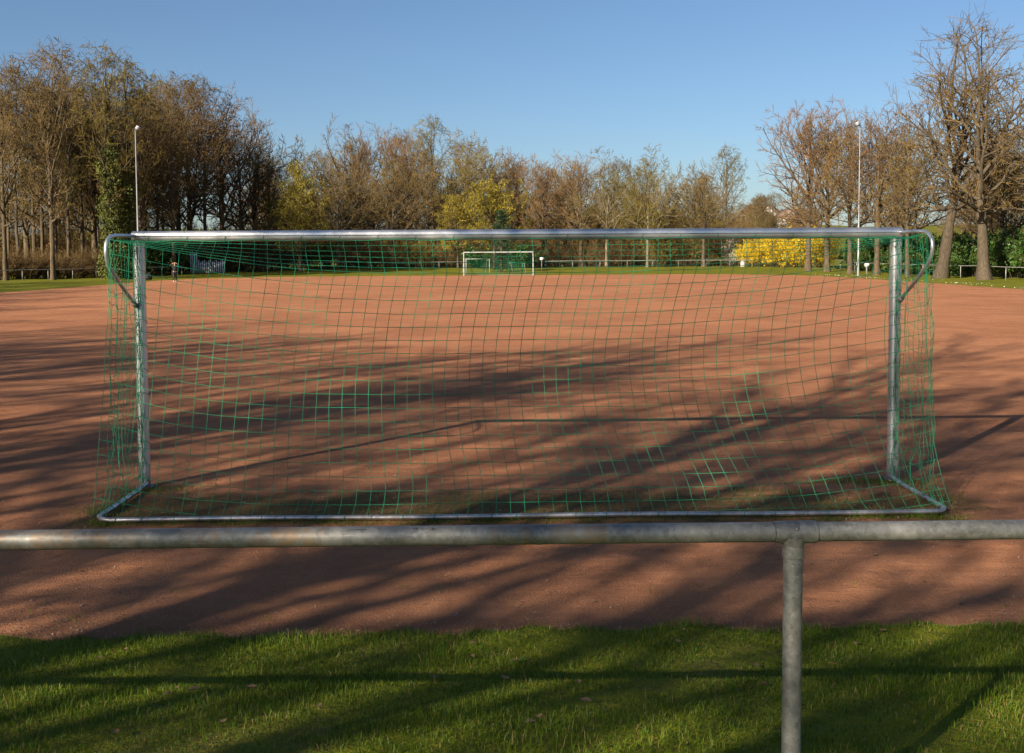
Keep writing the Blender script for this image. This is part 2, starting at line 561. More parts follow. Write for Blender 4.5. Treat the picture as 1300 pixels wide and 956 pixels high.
# ------------------------------------------------------------------ tree generator
def grow(P, R, g, count, t0, t1, ang0, ang1, length, shape, n, up, wobble, rr, rend=0.35, out_r=None, rmin=0.0):
    """children along every parent branch. P (B,n,3)"""
    B, m, _ = P.shape
    k = count
    t = (np.arange(k)[None, :] + g.uniform(0.1, 0.9, (B, k))) / k
    t = t0 + (t1 - t0) * t
    f = t * (m - 1)
    i = np.clip(f.astype(int), 0, m - 2)
    w = (f - i)[..., None]
    bi = np.arange(B)[:, None]
    p = P[bi, i] * (1 - w) + P[bi, i + 1] * w
    tan = P[bi, i + 1] - P[bi, i]
    tan /= np.linalg.norm(tan, axis=-1, keepdims=True) + 1e-9
    rad = R[bi, i] * (1 - w[..., 0]) + R[bi, i + 1] * w[..., 0]
    ref = np.where(np.abs(tan[..., 2:3]) > 0.9, np.array([1.0, 0, 0]), np.array([0, 0, 1.0]))
    s = np.cross(tan, ref)
    s /= np.linalg.norm(s, axis=-1, keepdims=True) + 1e-9
    u = np.cross(tan, s)
    az = (np.arange(k)[None, :] * 2.39996 + g.uniform(0, 2 * PI, (B, 1)) + g.normal(0, 0.45, (B, k)))[..., None]
    a = (ang0 + (ang1 - ang0) * (t - t0) / max(t1 - t0, 1e-6) + g.normal(0, 0.14, (B, k)))[..., None]
    d = np.cos(a) * tan + np.sin(a) * (np.cos(az) * s + np.sin(az) * u)
    plen = np.linalg.norm(np.diff(P, axis=1), axis=-1).sum(1)[:, None]
    L = (plen * length if length < 1.5 else length) * shape((t - t0) / max(t1 - t0, 1e-6)) * g.uniform(0.7, 1.25, (B, k))
    d = d.reshape(-1, 3)
    p = p.reshape(-1, 3)
    L = L.reshape(-1)
    r0 = np.maximum(np.minimum(rad.reshape(-1) * rr * g.uniform(0.75, 1.15, B * k), rad.reshape(-1) * 0.9), rmin)
    out = [p]
    bias = g.normal(0, 1, (B * k, 3))
    for q in range(n - 1):
        d = d + np.array([0, 0, up]) + wobble * (0.6 * g.normal(0, 1, d.shape) + 0.4 * bias)
        d /= np.linalg.norm(d, axis=1, keepdims=True) + 1e-9
        p = p + d * (L / (n - 1))[:, None]
        out.append(p)
    Q = np.stack(out, 1)
    taper = np.linspace(1, rend, n)[None]
    return Q, np.maximum(r0[:, None] * taper, rmin * 0.75)

def rounded(P, g, h, hull, lean):
    """draw stray branch ends in towards an uneven rounded crown"""
    zc, rz, rx = hull[0] * h, hull[1] * h, hull[2] * h
    ph = g.uniform(0, 2 * PI, 6)
    Q = (P - np.array([lean[0], lean[1], zc])) / np.array([rx, rx, rz])
    rho = np.linalg.norm(Q, axis=-1, keepdims=True) + 1e-6
    D = Q / rho
    az = np.arctan2(D[..., 1], D[..., 0])[..., None]
    el = D[..., 2:3]
    lump = 1 + 0.10 * np.sin(3 * az + ph[0] + 2 * el) + 0.07 * np.sin(5 * az + ph[1] - 4 * el) + 0.07 * np.sin(7 * el + ph[2] + 2 * az) + 0.03 * np.sin(11 * az + 9 * el + ph[3])
    a, b = 0.62 * lump, 1.06 * lump
    new = np.where(rho > a, a + (b - a) * np.tanh((rho - a) / (b - a)), rho)
    return np.array([lean[0], lean[1], zc]) + D * new * np.array([rx, rx, rz])

def trunk_path(g, h, r, n=22, lean=(0, 0), wobble=0.25, flare=1.5, rtop=0.35):
    z = np.linspace(0, h, n)
    w = np.cumsum(g.normal(0, wobble / n * 0.7, (n, 2)), axis=0) * np.linspace(0, 1, n)[:, None] * 4
    P = np.stack([w[:, 0] + lean[0] * z / h, w[:, 1] + lean[1] * z / h, z - 0.25], -1)
    R = r * np.linspace(1, rtop, n)
    zz = z / max(r, 0.01)
    R *= 1 + (flare - 1) * np.exp(-zz / 1.6)
    R *= 1 + g.normal(0, 0.05, n)
    return P[None], R[None]

WOOD = lambda t: 0.16 + 0.95 * np.sin(PI * np.clip(0.08 + t * 0.62, 0, 1)) ** 1.3
ROUND = lambda t: 0.62 + 0.5 * np.sin(PI * np.clip(t * 0.9 + 0.12, 0, 1))
EVEN = lambda t: 1.0 - 0.35 * t
CONE = lambda t: 1.05 - 0.85 * t

def foliage_points(levels, g, per, spread):
    pts = []
    for Q in levels:
        B, n, _ = Q.shape
        f = g.uniform(0, n - 1.001, (B, per))
        i = f.astype(int)
        w = (f - i)[..., None]
        b = np.arange(B)[:, None]
        pts.append((Q[b, i] * (1 - w) + Q[b, i + 1] * w).reshape(-1, 3))
    P = np.concatenate(pts)
    return P + g.normal(0, spread, P.shape)

PROTO = {}
def store(name, build):
    """keep a built prototype as mesh data: list of (part name, mesh)"""
    PROTO[name] = build

def tree_meshes(key, seed, h, r, trunk_frac, limbs, sub, twig, spray, t0, ang, llen, up=0.10, wobble=0.13, shape=ROUND,
                bark='bark', twigmat='twig_brown', leaf=None, leaf_n=0, leaf_size=0.2, lean=(0, 0), rtw=0.0155, sub_up=0.035, spray_up=0.05, ang2=0.85, trunk_wob=0.25, spray_len=0.52, hull=None, thick=1.0):
    g = np.random.default_rng(seed)
    P0, R0 = trunk_path(g, h * trunk_frac, r, lean=lean, wobble=trunk_wob)
    P1, R1 = grow(P0, R0, g, limbs, t0, 1.0, ang[0], ang[1], h * llen, shape, 9, up, wobble, 0.58, 0.28)
    P2, R2 = grow(P1, R1, g, sub, 0.16, 1.0, 1.0, 0.55, 0.44, EVEN, 7, sub_up, wobble * 0.75, 0.55 * thick, 0.35)
    if hull:
        P1 = rounded(P1, np.random.default_rng(seed + 1), h, hull, lean)
        P2 = rounded(P2, np.random.default_rng(seed + 1), h, hull, lean)
    P3, R3 = grow(P2, R2, g, twig, 0.12, 1.0, ang2, 0.6, 0.50, EVEN, 5, sub_up, wobble * 0.5, 0.6 * thick, 0.5, rmin=rtw * 1.35 * thick)
    if hull:
        P3 = rounded(P3, np.random.default_rng(seed + 1), h, hull, lean)
    P4, R4 = grow(P3, R3, g, spray, 0.08, 1.0, 0.72, 0.42, spray_len, EVEN, 3, spray_up, wobble * 0.35, 0.7, 0.7, rmin=rtw)
    mb = MB()
    V0, F0 = tubes(P0, R0, 14)
    ctr = np.repeat(P0[0], 14, axis=0)
    ang14 = np.tile(np.arange(14) * 2 * PI / 14, len(P0[0]))
    flute = 1 + 0.07 * np.sin(3 * ang14 + ctr[:, 2] * 0.5 + seed) + 0.05 * np.sin(5 * ang14 - ctr[:, 2] * 0.9) + g.normal(0, 0.035, len(V0))
    mb.add(ctr + (V0 - ctr) * flute[:, None], F0); mb.add(*tubes(P1, R1, 6)); mb.add(*tubes(P2, R2, 4))
    out = [("trunk", mesh_np(key + "_trunk", np.concatenate(mb.V), np.concatenate(mb.F), M[bark], True))]
    mb = MB()
    mb.add(*tubes(P3, R3, 3)); mb.add(*tubes(P4, R4, 3))
    out.append(("crown", mesh_np(key + "_crown", np.concatenate(mb.V), np.concatenate(mb.F), M[twigmat])))
    if leaf:
        fp = foliage_points([P4], g, leaf_n, 0.06) if leaf_n >= 1 else foliage_points([P4[::int(1 / leaf_n)]], g, 1, 0.06)
        out.append(("leaves", mesh_np(key + "_leaves", *quads_cloud(fp, leaf_size, g), M[leaf])))
    PROTO[key] = out
    return P0, R0

tree_meshes('wood_a', 3, 22, 0.23, 0.78, 22, 8, 5, 5, 0.30, (0.85, 0.28), 0.38, shape=WOOD, up=0.07, bark='bark', twigmat='twig_brown', trunk_wob=0.5, hull=(0.62, 0.38, 0.29), thick=1.2)
tree_meshes('wood_b', 14, 22, 0.19, 0.84, 24, 7, 5, 5, 0.34, (0.82, 0.30), 0.31, shape=WOOD, up=0.07, bark='bark_dark', twigmat='twig_olive', trunk_wob=0.8, hull=(0.64, 0.36, 0.23), thick=1.2)
tree_meshes('lime', 25, 20, 0.32, 0.60, 18, 8, 5, 5, 0.30, (0.95, 0.22), 0.40, bark='bark', twigmat='twig_red', up=0.07, hull=(0.60, 0.40, 0.33), thick=1.2)
tree_meshes('chestnut', 37, 22, 0.50, 0.62, 15, 8, 5, 5, 0.36, (1.0, 0.30), 0.48, bark='bark_dark', twigmat='twig_brown', up=0.055, wobble=0.19, lean=(0.9, 0), rtw=0.0155, hull=(0.62, 0.38, 0.44), thick=1.2)
tree_meshes('ash', 48, 18, 0.21, 0.58, 16, 8, 5, 5, 0.26, (0.80, 0.25), 0.42, bark='bark_pale', twigmat='twig_olive', leaf='leaf_bud', leaf_n=0.34, leaf_size=0.13, up=0.06, wobble=0.15, hull=(0.60, 0.40, 0.36), thick=1.2)
tree_meshes('oak', 59, 17, 0.27, 0.52, 15, 8, 6, 5, 0.30, (1.05, 0.30), 0.45, bark='bark_dark', twigmat='twig_brown', up=0.045, wobble=0.19, leaf='leaf_bud', leaf_n=0.5, leaf_size=0.14, hull=(0.60, 0.40, 0.42), thick=1.2)
tree_meshes('maple', 61, 14, 0.22, 0.55, 16, 8, 6, 5, 0.2, (0.95, 0.25), 0.42, bark='bark', twigmat='twig_olive', leaf='leaf_fresh', leaf_n=2, leaf_size=0.18, hull=(0.56, 0.44, 0.36))
tree_meshes('willow', 72, 15, 0.26, 0.60, 16, 8, 6, 6, 0.22, (0.95, 0.30), 0.36, bark='bark', twigmat='twig_olive', leaf='leaf_willow', leaf_n=2, leaf_size=0.17, sub_up=-0.06, spray_up=-0.30, spray_len=1.2)
# open-crowned trees of the near end
tree_meshes('open_a', 83, 20, 0.27, 0.46, 13, 8, 4, 2, 0.40, (0.85, 0.20), 0.48, bark='bark', twigmat='twig_brown', up=0.06, wobble=0.17, hull=(0.62, 0.38, 0.34), thick=1.45)
tree_meshes('open_b', 94, 20, 0.25, 0.52, 14, 8, 4, 2, 0.38, (0.80, 0.20), 0.44, bark='bark', twigmat='twig_brown', up=0.07, wobble=0.15, hull=(0.62, 0.38, 0.32), thick=1.45)

def shrub_meshes(key, seed, h, w, stems, twigmat, leaf=None, leaf_n=2, leaf_size=0.15, rtw=0.010, fill=0, up=0.04):
    g = np.random.default_rng(seed)
    a = g.uniform(0, 2 * PI, stems)
    rr = np.sqrt(g.uniform(0, 1, stems)) * w * 0.35
    base = np.stack([np.cos(a) * rr, np.sin(a) * rr, np.full(stems, -0.1)], -1)
    lean = g.uniform(0.1, 0.75, stems)
    n = 6
    L = h * g.uniform(0.6, 1.1, stems)
    d = np.stack([np.cos(a) * lean, np.sin(a) * lean, np.ones(stems)], -1)
    P = [base]
    for q in range(n - 1):
        d = d + g.normal(0, 0.12, d.shape)
        d /= np.linalg.norm(d, axis=1, keepdims=True)
        P.append(P[-1] + d * (L / (n - 1))[:, None])
    P0 = np.stack(P, 1)
    R0 = np.linspace(1, 0.4, n)[None] * g.uniform(0.018, 0.035, (stems, 1))
    P1, R1 = grow(P0, R0, g, 8, 0.15, 1, 0.7, 0.45, 0.42, EVEN, 5, up, 0.15, 0.6, 0.5, rmin=rtw)
    P2, R2 = grow(P1, R1, g, 5, 0.15, 1, 0.7, 0.45, 0.5, EVEN, 3, up, 0.15, 0.6, 0.6, rmin=rtw * 0.9)
    mb = MB(); mb.add(*tubes(P0, R0, 4))
    out = [("stems", mesh_np(key + "_stems", np.concatenate(mb.V), np.concatenate(mb.F), M['bark']))]
    mb = MB(); mb.add(*tubes(P1, R1, 3)); mb.add(*tubes(P2, R2, 3))
    out.append(("crown", mesh_np(key + "_crown", np.concatenate(mb.V), np.concatenate(mb.F), M[twigmat])))
    if leaf:
        fp = foliage_points([P1, P2], g, leaf_n, 0.06)
        fp = fp[fp[:, 2] > 0.05]
        out.append(("leaves", mesh_np(key + "_leaves", *quads_cloud(fp, leaf_size, g, 0.7), M[leaf])))
    PROTO[key] = out

shrub_meshes('thicket', 5, 3.0, 3.2, 34, 'twig_brown', 'leaf_brown', 1, 0.10, rtw=0.012)
shrub_meshes('thicket_green', 6, 3.4, 3.0, 30, 'twig_olive', 'leaf_bud', 1, 0.13, rtw=0.012)
shrub_meshes('laurel', 7, 3.2, 3.0, 30, 'twig_olive', 'laurel', 6, 0.20)
shrub_meshes('forsythia', 8, 2.9, 3.0, 34, 'twig_olive', 'forsythia', 7, 0.095, up=-0.02)
shrub_meshes('blossom', 9, 3.6, 2.4, 20, 'twig_grey', 'blossom', 2, 0.13)

def conifer_meshes(key, seed, h, w):
    g = np.random.default_rng(seed)
    P0, R0 = trunk_path(g, h, 0.16, rtop=0.08)
    P1, R1 = grow(P0, R0, g, 90, 0.06, 1.0, 1.5, 1.1, w, CONE, 5, 0.0, 0.06, 0.3, 0.4)
    P2, R2 = grow(P1, R1, g, 9, 0.1, 1.0, 0.8, 0.6, 0.4, EVEN, 3, -0.05, 0.1, 0.6, 0.6, rmin=0.008)
    out = [("trunk", mesh_np(key + "_trunk", *tubes(P0, R0, 8), M['bark_dark'], True))]
    mb = MB(); mb.add(*tubes(P1, R1, 3)); mb.add(*tubes(P2, R2, 3))
    out.append(("crown", mesh_np(key + "_crown", np.concatenate(mb.V), np.concatenate(mb.F), M['bark_dark'])))
    fp = foliage_points([P1, P2], g, 14, 0.05)
    out.append(("needles", mesh_np(key + "_needles", *quads_cloud(fp, 0.16, g, 0.35), M['conifer'])))
    PROTO[key] = out
conifer_meshes('conifer', 21, 7.5, 2.3)

def plant(key, name, label, cat, x, y, rz=None, s=1.0, sz=None, group=None, mats=None):
    g = rng
    z = float(ground_z(np.array(x), np.array(y)))
    t = thing(name, label, cat, (x, y, z), (abs(x) * 12.9898 + y * 78.233) % (2 * PI) if rz is None else rz, group)
    t.scale = (s, s, sz or s)
    for pn, me in PROTO[key]:
        o = link(pn, me, t)
        if mats and pn in mats:
            o.material_slots[0].link = 'OBJECT'
            o.material_slots[0].material = M[mats[pn]]
    return t

def atx(pxx, Yd):
    """world x of the line of sight through a photo column at depth Yd"""
    return (pxx - 650) / 1300 * Yd

# --- trees along the right touchline
G1 = "bare trees in a row along the side of the pitch"
right_row = [
    # photo column, depth, kind, scale, label
    (1026, 121, 'lime', 1.08, "bare rounded tree at the forsythia end of the touchline row"),
    (1050, 117, 'lime', 1.06, "bare reddish tree second from the forsythia in the touchline row"),
    (1079, 108, 'oak', 1.10, "bare crooked tree just left of the tall floodlight mast by the yellow shrubs"),
    (1113, 100, 'lime', 0.93, "bare tree just past the floodlight mast in the touchline row"),
    (1152, 94, 'oak', 0.95, "bare tree between the floodlight mast and the leaning giant chestnut"),
]
for c, yd, k, s, lb in right_row:
    plant(k, 'bare_tree', lb, 'tree', atx(c, yd), yd, None, s, group=G1)
plant('chestnut', 'chestnut_tree', "tallest bare chestnut with leaning rugged trunk beside the side railing", 'tree', atx(1194, 87), 87, 0.2, 1.0, group=G1).rotation_euler[1] = 0.11
plant('chestnut', 'chestnut_tree', "bare chestnut with knobbly upright trunk in front of dark laurels", 'tree', atx(1250, 82), 82, 2.6, 0.92, group=G1)
plant('chestnut', 'chestnut_tree', "bare chestnut whose limbs reach in past the end of the side railing", 'tree', 40.5, 74, 4.0, 0.84, group=G1)
for k, (xx, yy, kk, s) in enumerate([(46, 96, 'oak', 0.9), (50, 108, 'lime', 0.85), (45, 118, 'wood_b', 0.75), (54, 90, 'wood_a', 0.75), (60, 100, 'wood_a', 0.8), (48, 128, 'lime', 0.8), (56, 120, 'oak', 0.9), (64, 112, 'wood_b', 0.85)] + [(58 + 9 * (q % 4) + 3 * (q // 4), 118 + 11 * (q // 4) + 5 * (q % 2), ['oak', 'wood_a', 'lime'][q % 3], 0.8) for q in range(14)]):
    plant(kk, 'bare_tree', "bare tree in the wood behind the laurel hedge on the chestnut side", 'tree', xx, yy, None, s, group="bare trees behind the laurel hedge")

# --- wood at the left
left_front = [
    (8, 99, 'wood_a', 0.98), (24, 104, 'wood_b', 0.95), (45, 108, 'wood_a', 0.95), (68, 100, 'wood_a', 1.06), (88, 108, 'wood_b', 0.98), (106, 112, 'wood_a', 1.0),
    (203, 122, 'wood_b', 1.06), (222, 118, 'wood_a', 1.05), (243, 136, 'lime', 1.32), (262, 134, 'wood_a', 1.16), (284, 142, 'lime', 1.32), (308, 146, 'oak', 1.46),
]
GL = "tall bare trees at the edge of the wood beyond the side railing"
ORD = ["first", "second", "third", "fourth", "fifth", "sixth"]
for q, (c, yd, k, s) in enumerate(left_front):
    lb = ("%s tall bare tree from the ivy-clad pair along the hedge, away from the floodlight" % ORD[5 - q]) if q < 6 else ("%s tall bare tree from the ivy-clad pair towards the far goal" % ORD[q - 6])
    plant(k, 'bare_tree', lb, 'tree', atx(c, yd), yd, None, s, group=GL)
gw = np.random.default_rng(77)
for c, yd, k, sc in ((122, 118, 'lime', 1.15), (153, 122, 'lime', 1.18), (185, 126, 'oak', 1.38), (228, 132, 'lime', 1.22), (36, 118, 'lime', 1.12), (325, 150, 'lime', 1.16)):
    plant(k, 'bare_tree', "broad-crowned bare tree standing just inside the wood beyond the side railing", 'tree', atx(c, yd), yd, None, sc, group="broad bare trees just inside the wood")
for k in range(44):
    x = -34 - gw.uniform(2, 52)
    y = 112 + gw.uniform(0, 34) + (x + 34) * 0.25
    if x / y < -0.60 or x / y > -0.33: continue
    plant(['wood_a', 'wood_b', 'wood_b', 'oak'][k % 4], 'bare_tree', "slim bare tree deeper inside the brown wood beyond the side railing", 'tree', x, y, None, gw.uniform(0.75, 0.98), group="slim bare trees deeper in the wood")

# ivy-clad trees
def ivy_tree(c, yd, seed, h, top, label):
    g = np.random.default_rng(seed)
    x = atx(c, yd)
    t = plant('wood_b', 'ivy_tree', label, 'tree', x, yd, g.uniform(0, 6), h / 22.0)
    N = 10000
    z = g.uniform(0.1, top, N) ** 1.0
    prof = (0.55 + 0.75 * np.exp(-((z - 4) / 5.0) ** 2) + 0.25 * np.sin(z * 1.3 + seed) + 0.35 * np.sin(z * 0.55 + 2)) * np.clip((top + 1.5 - z) / 5, 0.25, 1)
    a = g.uniform(0, 2 * PI, N)
    rad = np.abs(prof) * np.sqrt(g.uniform(0.25, 1.0, N)) * (1 + 0.3 * np.sin(a * 3 + z))
    P = np.stack([np.cos(a) * rad, np.sin(a) * rad, z], -1) / (h / 22.0)
    link('ivy', mesh_np('ivy', *quads_cloud(P, 0.20, g, 0.8), M['ivy']), t)
ivy_tree(143, 101, 5, 22.5, 17.5, "tall tree with dark ivy up its trunk, deeper in the wood than the floodlight")
ivy_tree(166, 103, 9, 21.5, 13.5, "ivy-clad tree with yellowish green ivy close behind the floodlight mast")

# --- trees across the far end
far_row = [
    ('lime', 343, 154, 1.0, "broad bare tree where the left wood meets the far trees"),
    ('willow', 382, 126, 0.98, "yellow-green weeping willow among the bare far trees"),
    ('ash', 418, 152, 1.03, "pale airy bare tree between the willow and the tall round-headed tree"),
    ('lime', 460, 156, 1.2, "tallest round-headed bare tree behind the far railing"),
    ('oak', 500, 146, 1.12, "low spreading bare tree right of the tall round-headed tree"),
    ('oak', 545, 150, 1.22, "russet-brown bare tree beside the pale high-crowned tree"),
    ('ash', 600, 152, 1.2, "pale high-crowned bare tree above the yellow-leaved maple"),
    ('maple', 628, 138, 1.02, "maple in fresh yellow leaf behind the far goal"),
    ('maple', 582, 142, 0.86, "smaller yellow-green leafing tree between the russet tree and the yellow maple"),
    ('maple', 812, 150, 0.80, "low yellow-green leafing tree in the wood right of the straight-trunked tree"),
    ('maple', 366, 146, 0.9, "yellow-green leafing tree half hidden by the weeping willow"),
    ('oak', 430, 142, 1.0, "low olive bare tree beside the weeping willow"),
    ('lime', 520, 160, 1.15, "tall bare tree rising behind the low spreading tree"),
    ('lime', 655, 155, 0.98, "bare tree rising behind the yellow-leaved maple"),
    ('oak', 715, 155, 0.98, "crooked bare tree rising behind the forked pale trunk"),
    ('oak', 850, 156, 0.95, "crooked bare tree between the fan of upright limbs and the wide-spreading tree"),
    ('lime', 690, 148, 0.88, "reddish bare tree just right of the yellow-leaved maple"),
    ('lime', 738, 146, 0.9, "bare tree with forked pale trunk behind the far railing"),
    ('ash', 770, 143, 0.97, "straight-trunked bare tree behind the far railing"),
    ('ash', 822, 142, 0.98, "bare tree with slender pale trunk and fan of upright limbs"),
    ('oak', 893, 142, 0.98, "wide-spreading bare tree near the forsythia end of the far railing"),
]
for k, c, yd, s, lb in far_row:
    plant(k, 'willow_tree' if k == 'willow' else 'maple_tree' if k == 'maple' else 'bare_tree', lb, 'tree', atx(c, yd), yd, None, s)
plant('conifer', 'conifer_tree', "dark green conifer standing right behind the far goal", 'tree', atx(637, 124), 124, None, 1.0)
for k in range(48):
    c = 325 + k * 13.6 + gw.uniform(-8, 8)
    yd = gw.uniform(158, 195)
    s = gw.uniform(0.85, 1.08) if c < 660 else gw.uniform(0.72, 0.92)
    if c > 930: s *= 0.62
    plant(['oak', 'lime', 'wood_b', 'maple', 'oak', 'ash', 'wood_a'][k % 7], 'bare_tree', "smaller tree in the second rank of the wood across the far end", 'tree', atx(c, yd), yd, None, s, group="second rank of trees across the far end",
          mats={'leaves': 'leaf_bud'})

# --- distant hillside trees
for k in range(70):
    yd = gw.uniform(225, 450)
    c = 925 + gw.uniform(0, 110) if k < 40 else gw.uniform(300, 1250)
    plant(['oak', 'lime', 'wood_a'][k % 3], 'bare_tree', "small hazy bare tree on the distant hillside", 'tree', atx(c, yd), yd, None, gw.uniform(0.5, 0.8), group="bare trees on the distant hillside")

# --- thickets, hedges, forsythia
for k in range(17):
    c = -8 + k * 9.6
    yd = 101 + 0.055 * c + gw.uniform(0, 1.6)
    plant('thicket', 'thicket_bush', "low brown leafless bush in the hedge behind the side railing", 'bush', atx(c, yd), yd, None, gw.uniform(0.85, 1.1), gw.uniform(0.75, 0.95), group="brown bushes behind the side railing")
for k in range(42):
    c = 150 + k * 19.5 + gw.uniform(-5, 5)
    yd = (126 + (c - 150) * 0.07 if c < 360 else 145) + gw.uniform(0, 4)
    green = gw.uniform() < (0.45 if c < 660 else 0.22)
    plant('thicket_green' if green else 'thicket', 'thicket_bush', ("olive budding bush" if green else "russet leafless bush") + " in the undergrowth behind the far railing", 'bush', atx(c, yd), yd, None, gw.uniform(0.9, 1.3), gw.uniform(0.9, 1.5), group=("olive" if green else "russet") + " bushes behind the far railing")
for k in range(22):
    c = 330 + k * 29 + gw.uniform(-9, 9)
    plant('thicket', 'thicket_bush', "tall brown bush in the shady wood behind the undergrowth", 'bush', atx(c, 156), 154 + gw.uniform(0, 6), None, gw.uniform(1.3, 1.7), gw.uniform(1.7, 2.4), group="tall brown bushes deeper in the far wood")
for k in range(16):
    c = -20 + k * 24 + gw.uniform(-9, 9)
    yy = 128 + gw.uniform(0, 6)
    plant('thicket', 'thicket_bush', "tall brown bush among the trunks of the wood beyond the side railing", 'bush', atx(c, yy), yy, None, gw.uniform(1.3, 1.8), gw.uniform(1.6, 2.4), group="tall brown bushes in the wood beyond the side railing")
for c, yd, s in ((205, 122, 1.2), (192, 119, 1.0), (150, 113, 0.9)):
    plant('laurel', 'laurel_bush', "dark evergreen bush beside the floodlight in the shade of the ivy-clad trees", 'bush', atx(c, yd), yd, None, s, s * 0.9, group="dark evergreen bushes by the ivy-clad trees")
for c, yd, s in ((610, 140, 1.0), (655, 139, 1.1), (790, 150, 0.9), (508, 147, 0.9), (300, 134, 0.9), (918, 149, 0.9)):
    plant('laurel', 'laurel_bush', "evergreen bush in the undergrowth behind the far railing", 'bush', atx(c, yd), yd, None, s, s * 0.8, group="evergreen bushes behind the far railing")
for k in range(17):
    yd = 82 + k * 2.5
    x = 42.0 + gw.uniform(-0.5, 0.8)
    plant('laurel', 'laurel_bush', "dark green laurel bush in the hedge behind the side railing by the chestnuts", 'bush', x + (1.5 if yd < 90 else 0), yd, None, gw.uniform(0.9, 1.15), gw.uniform(0.9, 1.2), group="laurel hedge behind the chestnuts")
for c, yd, s in ((955, 141, 0.95), (972, 140, 1.15), (990, 138, 1.25), (1006, 136, 1.35), (1022, 135, 1.35), (1038, 133, 1.3)):
    plant('forsythia', 'forsythia_bush', "yellow flowering forsythia bush behind the railing corner", 'bush', atx(c, yd), yd, None, s, s * 1.15, group="yellow forsythia bushes at the railing corner")
plant('forsythia', 'forsythia_bush', "lone yellow forsythia bush between the laurels near the leaning chestnut", 'bush', atx(1164, 104), 104, None, 0.7)
plant('blossom', 'blossom_bush', "slender white-blossomed bush behind the far railing near the forsythia", 'bush', atx(926, 146), 146, None, 0.55, 1.0)
plant('blossom', 'blossom_bush', "low white-blossomed bush behind the far railing beside a spreading tree", 'bush', atx(830, 150), 150, None, 0.5, 0.55)

# --- trees behind and beside the camera position (they throw the shadows on the pitch)
near_trees = [
    (-14.0, -8.0, 'open_a', 1.12, 1.2), (-20.5, -6.5, 'lime', 1.10, 0.4), (-27, -4.5, 'open_a', 1.15, 3.0), (-33, -1, 'lime', 1.14, 2.0), (-38, 4, 'open_a', 1.15, 0.0),
    (-24.5, -13.5, 'open_a', 1.12, 5.1), (-30.5, -10, 'open_b', 1.15, 0.9), (-36, -6, 'open_a', 1.15, 2.4), (-17.2, -15.5, 'open_b', 1.18, 4.4), (-43, -1, 'open_b', 1.15, 1.7),
    (-43, 12, 'open_b', 1.05, 1.0), (-46, 21, 'open_a', 1.05, 5.0), (-47, 30, 'open_b', 1.05, 2.2), (-49, 39, 'open_a', 1.0, 1.4), (-52, 48, 'open_b', 1.0, 0.7), (-54, 58, 'open_a', 1.0, 2.7), (-57, 68, 'open_b', 1.0, 4.0), (-52, 26, 'open_a', 1.05, 0.3), (-55, 37, 'open_b', 1.1, 3.9),
]
for x, y, k, s, rz in near_trees:
    plant(k, 'bare_tree', "bare tree standing behind the near railing whose shadow falls across the red cinder" if y < 6 else "bare tree beside the pitch whose shadow streaks the red cinder", 'tree', x, y, rz, s, group="shadow-casting trees behind the near railing" if y < 6 else "shadow-casting trees beside the pitch")

# ------------------------------------------------------------------ near goal
NZ = 2.47   # bar centre height
def bez(p0, p1, p2, p3, n):
    t = np.linspace(0, 1, n)[:, None]
    p0, p1, p2, p3 = map(np.array, (p0, p1, p2, p3))
    return (1 - t) ** 3 * p0 + 3 * (1 - t) ** 2 * t * p1 + 3 * (1 - t) * t * t * p2 + t ** 3 * p3

def profile_bar(A, B, sec, up):
    """extrude a closed 2-D section (a,b) along A->B; a along 'up', b along the third axis"""
    A, B = np.array(A, float), np.array(B, float)
    t = (B - A) / np.linalg.norm(B - A)
    up = np.array(up, float)
    up = up - t * up.dot(t)
    up /= np.linalg.norm(up)
    s = np.cross(t, up)
    sec = np.asarray(sec)
    V = np.concatenate([A + sec[:, :1] * up + sec[:, 1:] * s, B + sec[:, :1] * up + sec[:, 1:] * s])
    n = len(sec)
    i = np.arange(n)
    return V, [np.stack([i, (i + 1) % n, (i + 1) % n + n, i + n], -1), i[::-1][None], (i + n)[None]]

def oval_section(ra, rb, groove=True, n=36):
    a = np.arange(n) * 2 * PI / n
    e = 0.8
    P = np.stack([ra * np.sign(np.cos(a)) * np.abs(np.cos(a)) ** e, rb * np.sign(np.sin(a)) * np.abs(np.sin(a)) ** e], -1)
    if groove:   # net channel on the back face
        k = np.argmin(a)
        P[0] = (ra - 0.018, 0.0); P[1, 1] = 0.006; P[-1, 1] = -0.006
        P[1, 0] = P[-1, 0] = ra - 0.002
    return P

goal = thing('football_goal', "full-size aluminium goal with green net standing on the pitch before the end railing", 'goal', gpt(0, 0, 0), GYAW)
# local goal frame: x = u, y = -v, z
def L3(u, v, z): return (u, -v, z)
backv = (0, -1, 0)
for s in (-1, 1):
    mb = MB().add(*profile_bar(L3(s * 3.72, 0, -0.2), L3(s * 3.72, 0, 2.409), oval_section(0.056, 0.052), backv))
    smooth_by_angle(mb.build('post', M['aluminium'], goal), 35)
mb = MB().add(*profile_bar(L3(-3.775, 0, NZ), L3(3.775, 0, NZ), oval_section(0.056, 0.053), backv))
smooth_by_angle(mb.build('crossbar', M['aluminium'], goal), 35)
